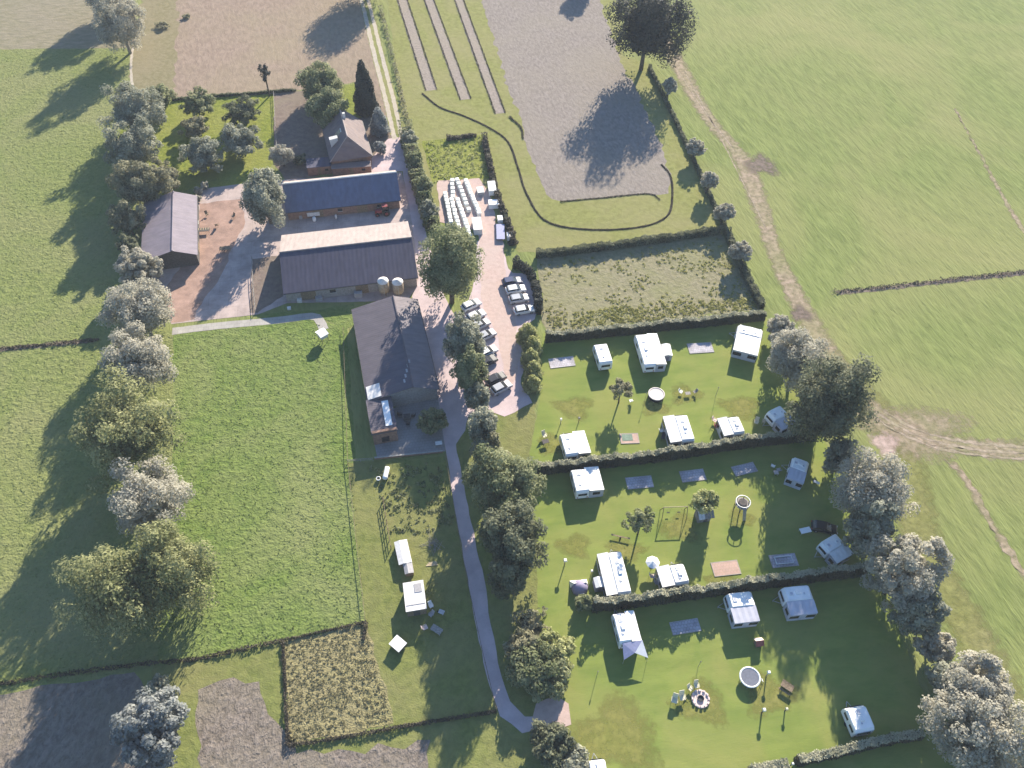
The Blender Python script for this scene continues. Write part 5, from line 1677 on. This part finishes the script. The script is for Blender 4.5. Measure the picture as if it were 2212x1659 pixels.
table('small white bench table below the shaded caravan at the hedge end', 1762, 1045, R(-30), 1.1, .5, 'plastic_white', .5)
post('white topped lamp post at the left edge of the middle lawn', 1219, 1222, 1.9, 'lamp_white', 'timber', .09, .3)
table('white folding table left of the black car', 1737, 1150, R(15), 1.9, 1.0, 'plastic_white')
parasol('white parasol beside the square caravan', 1411, 1212, 1.15, 2.2, 'plastic_white')
chair('pink chair below the white parasol', 1409, 1248, R(90), 'cloth_pink', 'metal_grey', 1.2)
chair('grey chair close to the square caravan awning', 1419, 1262, R(80), 'sheet_grey', 'metal_grey', 1.2)
post('dark capped post left of the longest caravan on the middle lawn', 1277, 1240, 1.1, 'lamp_white', 'timber')
post('short pole on the bottom lawn left of the pointed canopy', 1289, 1460, 1.7, 'timber_grey', 'timber_grey', .04, .07)
post('thin pole in the middle of the bottom lawn', 1508, 1440, 2.0, 'timber_grey', 'timber_grey', .04, .07)
chair('left of the two tall pale chairs on the bottom lawn', 1455, 1516, R(-15), 'cloth_cream', 'metal_dark', 1.45)
chair('right of the two tall pale chairs on the bottom lawn', 1472, 1510, R(10), 'cloth_cream', 'metal_dark', 1.45)
chair('yellowish chair above the round stone fire place', 1503, 1484, R(10), 'cloth_cream', 'timber', 1.2)
chair('cream chair at the upper left of the round stone fire place', 1490, 1490, R(40), 'cloth_cream', 'timber', 1.1)
p = P(1513, 1510)
t = thing('fire_circle', 'round pale stone fire place on the bottom lawn', 'fire pit', (p.x, p.y, 0))
MB().lathe([(1.35, 0), (1.35, .10), (1.25, .13), (.02, .14)], n=22).build('base', 'stone_pale', t)
for k in range(12):
    a = 2 * math.pi * k / 12
    MB().box((1.2 * math.cos(a), 1.2 * math.sin(a), .2), (.42, .3, .3), a + math.pi / 2, .8).build('stone', 'stone_pale', t)
MB().lathe([(.45, .14), (.5, .35), (.42, .36), (.38, .18)], n=14).build('fire_bowl', 'metal_dark', t)
picnic('brown wooden picnic table right of the white rimmed trampoline', 1697, 1487, R(-35), 'timber')
post('white capped post below the white rimmed trampoline', 1645, 1540, 1.45, 'lamp_white', 'timber', .12, .26)
post('yellowish capped post below the wooden picnic table', 1695, 1536, 1.0, 'cloth_cream', 'timber', .1, .2)
post('white box post beside the trampoline ladder', 1655, 1460, 1.5, 'plastic_white', 'metal_grey', .1, .24)
post('pale gate post in the gap of the bottom hedge', 1706, 1655, 1.3, 'lamp_white', 'timber', .1, .18)

# ================================================================== FARM YARD AND GARDEN
# wrapped bales in rows
bm_ = MB().prof_x([(-.56, 0), (-.58, .2), (-.57, .75), (-.5, .85), (.5, .85), (.57, .75), (.58, .2), (.56, 0)], [(-.5, .12), (-.44, .03), (-.3, 0), (.3, 0), (.44, .03), (.5, .12)])
bale0 = None
ZB = (1560, 620, 4.424)
rows = [((600, 250), (605, 520), 5), ((680, 240), (812, 570), 7), ((825, 255), (1045, 790), 10), ((480, 470), (575, 930), 8), ((588, 570), (715, 1060), 10), ((690, 570), (890, 1150), 11), ((830, 640), (875, 730), 2)]
ROWN = ['short upper left row of wrapped bales', 'upper middle row of wrapped bales', 'long right hand row of wrapped bales', 'leftmost row of wrapped bales by the hedge', 'second long row of wrapped bales from the left', 'middle bale row ending near the pinkish tank', 'stub row of wrapped bales between the longer ones']
ORD = ['topmost', 'second', 'third', 'fourth', 'fifth', 'sixth', 'seventh', 'eighth', 'ninth', 'tenth', 'eleventh', 'twelfth', 'thirteenth', 'fourteenth', 'fifteenth']
for ri, (a, b, k) in enumerate(rows):
    A, B = [P(*q, .6) for q in zc(*ZB, a, b)]
    n_ = max(2, int((B - A).length / 1.12))
    for i in range(n_):
        q = A.lerp(B, i / max(1, n_ - 1))
        loc = (q.x + random.uniform(-.08, .08), q.y, .05)
        if bale0 is None:
            bale0 = bm_.build('wrapped_bale', 'bale_wrap', None)
            tag(bale0, 'topmost bale of the ' + ROWN[0], 'bale', 'wrapped bales in rows')
            bale0.location = loc
            bale0.rotation_euler = (0, 0, math.atan2(B.y - A.y, B.x - A.x) - math.pi / 2)
        else:
            o = bale0.copy()
            o['label'] = '%s bale %sof the %s' % (ORD[i], '' if i == 0 else 'from the top ', ROWN[ri])
            C.objects.link(o)
            o.location = loc
            o.rotation_euler = (0, 0, math.atan2(B.y - A.y, B.x - A.x) - math.pi / 2 + random.uniform(-.05, .05))


def crate(name, lab, px, h, mat_, lid=None, cat='box'):
    c, rz, w, d = rect(px, h)
    t = thing(name, lab, cat, (c.x, c.y, .045), rz)
    MB().box((0, 0, h / 2), (w, d, h), taper=.94).build('body', mat_, t)
    MB().box((0, 0, h + .03), (w * 1.03, d * 1.03, .08)).build('lid', lid or mat_, t)
    for s in (-1, 1):
        MB().box((s * w * .5, 0, h * .6), (.08, d * .3, .08)).build('handle', 'metal_grey', t)


crate('storage_tank', 'white plastic tank at the top right of the bale yard', zc(*ZB, (1185, 270), (1310, 265), (1330, 420), (1215, 430)), 1.4, 'plastic_white', cat='tank')
crate('storage_tank', 'low white tank below the top right one in the bale yard', zc(*ZB, (1195, 575), (1370, 570), (1375, 650), (1215, 660)), 1.2, 'plastic_white', cat='tank')
crate('storage_box', 'greyish crate left of the white tanks', zc(*ZB, (1010, 370), (1110, 350), (1130, 450), (1020, 460)), .9, 'sheet_grey', 'bale_wrap')
crate('storage_tank', 'big rounded pinkish white tank at the lower end of the bale rows', zc(*ZB, (940, 880), (1080, 850), (1090, 1060), (950, 1080)), 1.5, 'sheet_white', cat='tank')
crate('storage_box', 'small white box right of the gravel drive, upper one', zc(*ZB, (1350, 840), (1430, 830), (1440, 910), (1360, 915)), 1.0, 'plastic_white')
crate('storage_box', 'small white box right of the gravel drive, lower one by the tyres', zc(*ZB, (1505, 1115), (1590, 1110), (1600, 1195), (1515, 1200)), 1.0, 'plastic_white')
c, rz, w, d = rect(zc(*ZB, (1340, 960), (1470, 950), (1470, 1260), (1330, 1270)), .5)
t = thing('hand_cart', 'grey blue flat cart right of the gravel drive', 'cart', (c.x, c.y, .05), rz)
MB().box((0, 0, .6), (w, d * .8, .12)).build('deck', 'awning_blue', t)
for a in (-1, 1):
    for b in (-1, 1):
        MB().tube((a * w * .4, b * d * .3, .28), (a * (w * .4 + .15), b * d * .3, .28), .28, .28, 12).build('wheel', 'rubber', t)
MB().tube((0, d * .4, .55), (0, d * .4 + .9, .9), .04).build('drawbar', 'metal_grey', t)
p = P(*zc(*ZB, (1600, 1290))[0])
t = thing('tyre_pile', 'dark heap of tyres beside the small white box', 'tyres', (p.x, p.y, .04))
for k in range(9):
    a = k * 2.4
    r_ = .35 * math.sqrt(k)
    MB().torus(.36, .16, .12 + .2 * (k % 2), 12, 6, (r_ * math.cos(a), r_ * math.sin(a))).build('tyre', 'rubber', t, True)

# narrow yard between shed and barn
ZY = (1020, 560, 3.814)
c, rz, w, d = rect(zc(*ZY, (490, 810), (670, 805), (680, 905), (505, 920)), 1.5)
t = thing('farm_trailer', 'pale box trailer in the narrow yard between shed and barn', 'trailer', (c.x, c.y, .03), rz)
MB().box((0, 0, 1.05), (w, d, .9)).build('box', 'sheet_white', t)
MB().box((0, 0, 1.53), (w * 1.02, d * 1.02, .06)).build('lid', 'sheet_white', t)
for s in (-1, 1):
    MB().tube((.1, s * d * .5, .35), (.1, s * (d * .5 + .2), .35), .35, .35, 12).build('wheel', 'rubber', t)
MB().tube((w / 2, 0, .5), (w / 2 + 1.1, 0, .45), .05).build('drawbar', 'metal_grey', t)
p = P(*zc(*ZY, (1580, 880))[0], 1.0)
t = thing('tractor', 'dark red tractor at the right end of the narrow yard', 'tractor', (p.x, p.y, .03), R(105))
MB().box((0, .9, 1.05), (.85, 1.7, .8), taper=.85).build('bonnet', 'tractor_red', t)
MB().box((0, -.6, 1.1), (1.0, 1.5, .7)).build('chassis', 'metal_dark', t)
MB().box((0, -.6, 1.95), (1.2, 1.3, 1.0), taper=.85).build('cab', 'window_dark', t)
MB().box((0, -.6, 2.48), (1.2, 1.3, .10)).build('roof', 'tractor_red', t)
for s in (-1, 1):
    w_ = MB().tube((s * .6, -.8, .75), (s * 1.0, -.8, .75), .75, .75, 18).build('rear_wheel', 'rubber', t)
    MB().tube((s * .99, -.8, .75), (s * 1.02, -.8, .75), .38, .38, 12).build('rim', 'tractor_red', w_)
    w_ = MB().tube((s * .5, 1.3, .45), (s * .8, 1.3, .45), .45, .45, 14).build('front_wheel', 'rubber', t)
    MB().tube((s * .79, 1.3, .45), (s * .82, 1.3, .45), .22, .22, 10).build('rim', 'tractor_red', w_)
MB().tube((.2, 1.1, 1.4), (.2, 1.1, 2.2), .05).build('exhaust', 'metal_dark', t)
for lab, x, y, s, mt in [('white plastic cask in the narrow yard below the trailer', 605, 1000, .42, 'plastic_white'), ('small white cask in the middle of the narrow yard', 990, 880, .3, 'plastic_white'), ('smallest pale cask near the barn wall in the narrow yard', 915, 965, .26, 'sheet_white'), ('grey cask left of the pale trailer', 410, 965, .45, 'sheet_grey')]:
    p = P(*zc(*ZY, (x, y))[0], .5)
    t = thing('barrel', lab, 'barrel', (p.x, p.y, .03))
    MB().lathe([(s * .85, 0), (s, .2), (s * 1.04, .5), (s, .8), (s * .85, .95)], n=14).build('body', mt, t, True)
    MB().lathe([(s * .87, .95), (s * .87, 1.0), (.02, 1.01)], n=14).build('lid', mt, t)
p = P(*zc(*ZY, (1250, 850))[0], .3)
t = thing('scrap_heap', 'dark heap of old timber along the shed wall', 'timber pile', (p.x, p.y, .03), R(11))
for k in range(14):
    MB().box((random.uniform(-3, 3), random.uniform(-.4, .4), .12 + .08 * (k % 4)), (random.uniform(1.2, 2.6), .18, .14), random.uniform(-.5, .5)).build('beam', ('timber', 'wall_brick', 'wall_dark')[k % 3], t)

# brick yard furniture by the left barn
ZL = (500, 640, 2.765)
p = P(*zc(*ZL, (735, 610))[0], .7)
t = table('black slatted table against the left barn wall', *zc(*ZL, (735, 640))[0], R(11), 2.6, 1.2, 'wall_dark', .75, 'metal_dark', 'slatted_table')
for k in range(5):
    MB().box((-1.05 + k * .52, .25, .80), (.14, .7, .05)).build('slat', 'timber_pale', t)
table('dark table in the sunny part of the brick yard', *zc(*ZL, (960, 830))[0], R(11), 2.4, 1.2, 'timber', .75, 'timber', 'yard_table')
for lab, x, y, rz in [('wooden chair at the top of the brick yard', 770, 470, R(40)), ('wooden chair beside the tall pale tree in the yard', 1040, 490, R(-30)), ('chair between the slatted table and the sunny paving', 870, 580, R(190))]:
    chair(lab, *zc(*ZL, (x, y))[0], rz, 'timber', 'timber', 1.1)
for k, (x, y) in enumerate([(740, 150), (670, 210), (660, 290)]):
    T('yard_shrub', ('topmost', 'middle', 'lowest')[k] + ' pale shrub of the three at the top of the yard by the left barn', *zc(*ZL, (x, y))[0], 9, 1.8, 'leaf_silver', 'clump', .48, cat='shrub')
# clutter below the long barn
for lab, x, y, w, d, h, mt in [('white crate against the foot of the long barn, left end', 648, 652, .9, .7, .7, 'sheet_white'), ('grey crate below the long barn near its middle', 690, 648, 1.4, .8, .8, 'sheet_grey'), ('pale crate stack below the long barn, left of the silos', 775, 640, 1.6, .9, 1.1, 'sheet_grey'), ('small white crate on the shaded lawn below the barn', 625, 668, .7, .6, .5, 'sheet_white')]:
    p = P(x, y)
    t = thing('yard_crate', lab, 'crate', (p.x, p.y, .03), R(11 + random.uniform(-8, 8)))
    for k in range(3):
        for s in (-1, 1):
            MB().box((0, s * d / 2, h * (k + .5) / 3), (w, .04, h / 3 - .04)).build('slat', mt, t)
            MB().box((s * w / 2, 0, h * (k + .5) / 3), (.04, d, h / 3 - .04)).build('slat', mt, t)
    MB().box((0, 0, h), (w * 1.02, d * 1.02, .05)).build('lid', mt, t)

# white feeder hut on legs at the end of the concrete path
c, rz, w, d = rect(zc(960, 960, 1.728, (380, 490), (435, 462), (470, 500), (420, 530)), 2.2)
t = thing('feeder_hut', 'small white hut on legs at the end of the concrete path', 'hut', (c.x, c.y, 0), rz)
MB().box((0, 0, 1.6), (w * .8, d * .8, .9)).build('box', 'wall_white', t)
for s in (-1, 1):
    MB().add([(-w / 2, 0, 2.4), (w / 2, 0, 2.4), (w / 2, s * d / 2, 2.1), (-w / 2, s * d / 2, 2.1), (-w / 2, 0, 2.34), (w / 2, 0, 2.34), (w / 2, s * d / 2, 2.04), (-w / 2, s * d / 2, 2.04)], [(0, 1, 2, 3), (4, 7, 6, 5), (0, 3, 7, 4), (1, 5, 6, 2), (2, 6, 7, 3)]).build('roof_slope', 'plastic_white', t)
for a in (-1, 1):
    for b in (-1, 1):
        MB().tube((a * w * .35, b * d * .35, 0), (a * w * .35, b * d * .35, 1.2), .06, n=6).build('leg', 'timber', t)

# garden strip
p = P(835, 1027)
t = thing('gas_tank', 'long white tank on the shaded lawn below the terrace', 'tank', (p.x, p.y, .03), R(-4))
MB().lathe([(.1, 0), (.42, .15), (.45, .4), (.45, 2.2), (.42, 2.45), (.1, 2.6)], n=14).build('shell', 'plastic_white', t, True)
t.children[0].rotation_euler = (R(90), 0, 0)
t.children[0].location = (0, 1.3, .75)
for s in (-.7, .7):
    MB().box((0, s, .2), (.8, .2, .4)).build('saddle', 'wall_grey', t)
p = P(818, 1037)
t = thing('planter', 'small round white planter beside the long white tank', 'planter', (p.x, p.y, .03))
MB().lathe([(.25, 0), (.4, .3), (.42, .55), (.3, .55), (.28, .4)], n=14).build('pot', 'plastic_white', t, True)
MB().lathe([(.28, .42), (.28, .48), (.02, .5)], n=10).build('soil', 'dark_filler', t)
ZG = (1400, 1960, 3.3175)
for lab, px, h, mt in [('upper stack of sheeted firewood in the garden strip', zc(*ZG, (255, 225), (420, 215), (470, 470), (325, 540)), 1.3, 'sheet_white'), ('lower stack of sheeted firewood in the garden strip', zc(*ZG, (375, 470), (470, 440), (500, 610), (385, 650)), 1.2, 'sheet_grey')]:
    c, rz, w, d = rect(px, h)
    t = thing('wood_stack', lab, 'wood stack', (c.x, c.y, .02), rz)
    MB().add([(-w * .52, -d * .5, h * .9), (w * .52, -d * .5, h * .9), (w * .52, d * .5, h * .9), (-w * .52, d * .5, h * .9), (-w * .1, -d * .5, h * 1.08), (-w * .1, d * .5, h * 1.08)], [(0, 4, 5, 3), (4, 1, 2, 5), (0, 1, 4), (2, 3, 5), (0, 3, 2, 1)]).build('cover_sheet', mt, t)
    for r_ in range(3):
        for k in range(int(d / .42)):
            y = -d / 2 + .2 + k * .42
            MB().tube((-w * .47, y, .2 + r_ * .36), (w * .47, y, .2 + r_ * .36), .17, .17, 7).build('log', 'timber_pale' if k % 3 else 'timber', t)
c, rz, w, d = rect(zc(*ZG, (360, 750), (620, 715), (665, 1070), (410, 1110)), 2.3)
t = thing('garden_shed', 'garden shed with a pale flat roof and a square rooflight below the wood stacks', 'shed', (c.x, c.y, .02), rz)
MB().box((0, 0, 1.1), (w * .92, d * .92, 2.2)).build('wall', 'timber', t)
MB().box((0, 0, 2.26), (w, d, .12)).build('roof', 'sheet_white', t)
MB().box((w * .2, d * .25, 2.35), (w * .36, d * .3, .08)).build('rooflight', 'sheet_grey', t)
MB().box((0, -d * .3, 2.34), (w * .9, .12, .06)).build('batten', 'sheet_grey', t)
MB().box((0, -d * .465, .95), (1.0, .05, 1.8)).build('door', 'wall_dark', t)
c, rz, w, d = rect(zc(*ZG, (190, 1510), (290, 1400), (430, 1500), (310, 1605)), 1.1)
t = thing('rabbit_hutch', 'white topped hutch standing askew beside the tawny plot', 'hutch', (c.x, c.y, .02), rz)
MB().box((0, 0, .65), (w * .9, d * .9, .8)).build('box', 'timber', t)
MB().box((0, 0, 1.1), (w, d, .08)).build('lid', 'plastic_white', t)
MB().box((0, -d * .455, .65), (w * .6, .03, .5)).build('mesh_front', 'wall_dark', t)
for a in (-1, 1):
    for b in (-1, 1):
        MB().box((a * w * .4, b * d * .4, .15), (.09, .09, .32)).build('leg', 'timber', t)
chair('white chair at the right corner of the garden shed', *zc(*ZG, (720, 1050))[0], R(30), 'plastic_white', 'metal_grey', 1.1)
chair('pale chair below the garden shed', *zc(*ZG, (650, 1320))[0], R(120), 'cloth_pink', 'metal_dark', 1.2)
chair('grey chair right of the garden shed in the shade', *zc(*ZG, (720, 1160))[0], R(-40), 'sheet_grey', 'metal_grey', 1.1)
table('cluttered dark table in the shade below the garden shed', *zc(*ZG, (790, 1350))[0], R(-30), 1.8, 1.0, 'timber_grey')
p = P(*zc(*ZG, (850, 1130))[0])
t = thing('wheelbarrow', 'grey wheelbarrow in the shade right of the garden shed', 'wheelbarrow', (p.x, p.y, .02), R(70))
MB().box((0, 0, .5), (.45, .6, .3), 0, 1.5).build('tray', 'metal_grey', t)
MB().tube((-.05, .65, .2), (.05, .65, .2), .2, .2, 12).build('wheel', 'rubber', t)
for s in (-1, 1):
    MB().tube((s * .1, .65, .2), (s * .3, -.9, .6), .025, n=5).build('handle', 'timber', t)
    MB().tube((s * .22, -.25, .45), (s * .22, -.3, 0), .02, n=5).build('leg', 'metal_grey', t)
p = P(*zc(*ZG, (730, 530))[0])
t = thing('plank_pile', 'pale plank lying on the garden grass right of the wood stacks', 'planks', (p.x, p.y, .02), R(8))
for k in range(3):
    MB().box((.05 * k, k * .24, .05), (1.9 - .3 * k, .2, .06), .04 * k).build('plank', 'timber_pale', t)
p = P(*zc(*ZG, (740, 260))[0])
t = thing('brush_pile', 'heap of grey brushwood in the garden strip', 'brushwood', (p.x, p.y, .02))
bp_ = MB()
for k in range(34):
    a = random.uniform(0, 6.3)
    r_ = random.uniform(0, 1.5)
    x, y = r_ * math.cos(a), r_ * math.sin(a) * 1.3
    b = random.uniform(0, 3.14)
    bp_.tube((x - .8 * math.cos(b), y - .8 * math.sin(b), .08), (x + .8 * math.cos(b), y + .8 * math.sin(b), random.uniform(.15, .7)), .035, .015, 5)
bp_.build('branches', 'timber_grey', t)
# terrace seats
table('dark round table on the terrace of the camp building', 880, 905, R(12), 1.3, 1.3, 'wall_dark', .72, 'metal_dark')
for lab, x, y, rz in [('dark chair left of the terrace table', 866, 900, R(90)), ('dark chair right of the terrace table', 892, 902, R(-90)), ('dark chair below the terrace table', 882, 918, R(180))]:
    chair(lab, x, y, rz, 'cloth_black', 'metal_dark', 1.1)
table('pale table at the lower right corner of the terrace', 948, 962, R(12), 1.2, .8, 'sheet_white')
p = P(880, 985)
t = thing('terrace_wall', 'low dark wall along the lower edge of the terrace', 'wall', (p.x, p.y, .03), az((815, 990), (962, 975)))
L_ = (P(815, 990) - P(962, 975)).length
MB().box((.3, 0, .25), (L_, .22, .5)).build('masonry', 'wall_brick', t)
MB().box((.3, 0, .53), (L_ + .05, .30, .06)).build('coping', 'path_slab', t)
# white rail beside the drive
fence('drive_rail', 'white rail beside the drive under the grey green tree', [(992, 760), (998, 800), (1006, 840), (1010, 858)], .9, 1.6, 2, 'plastic_white', .07)
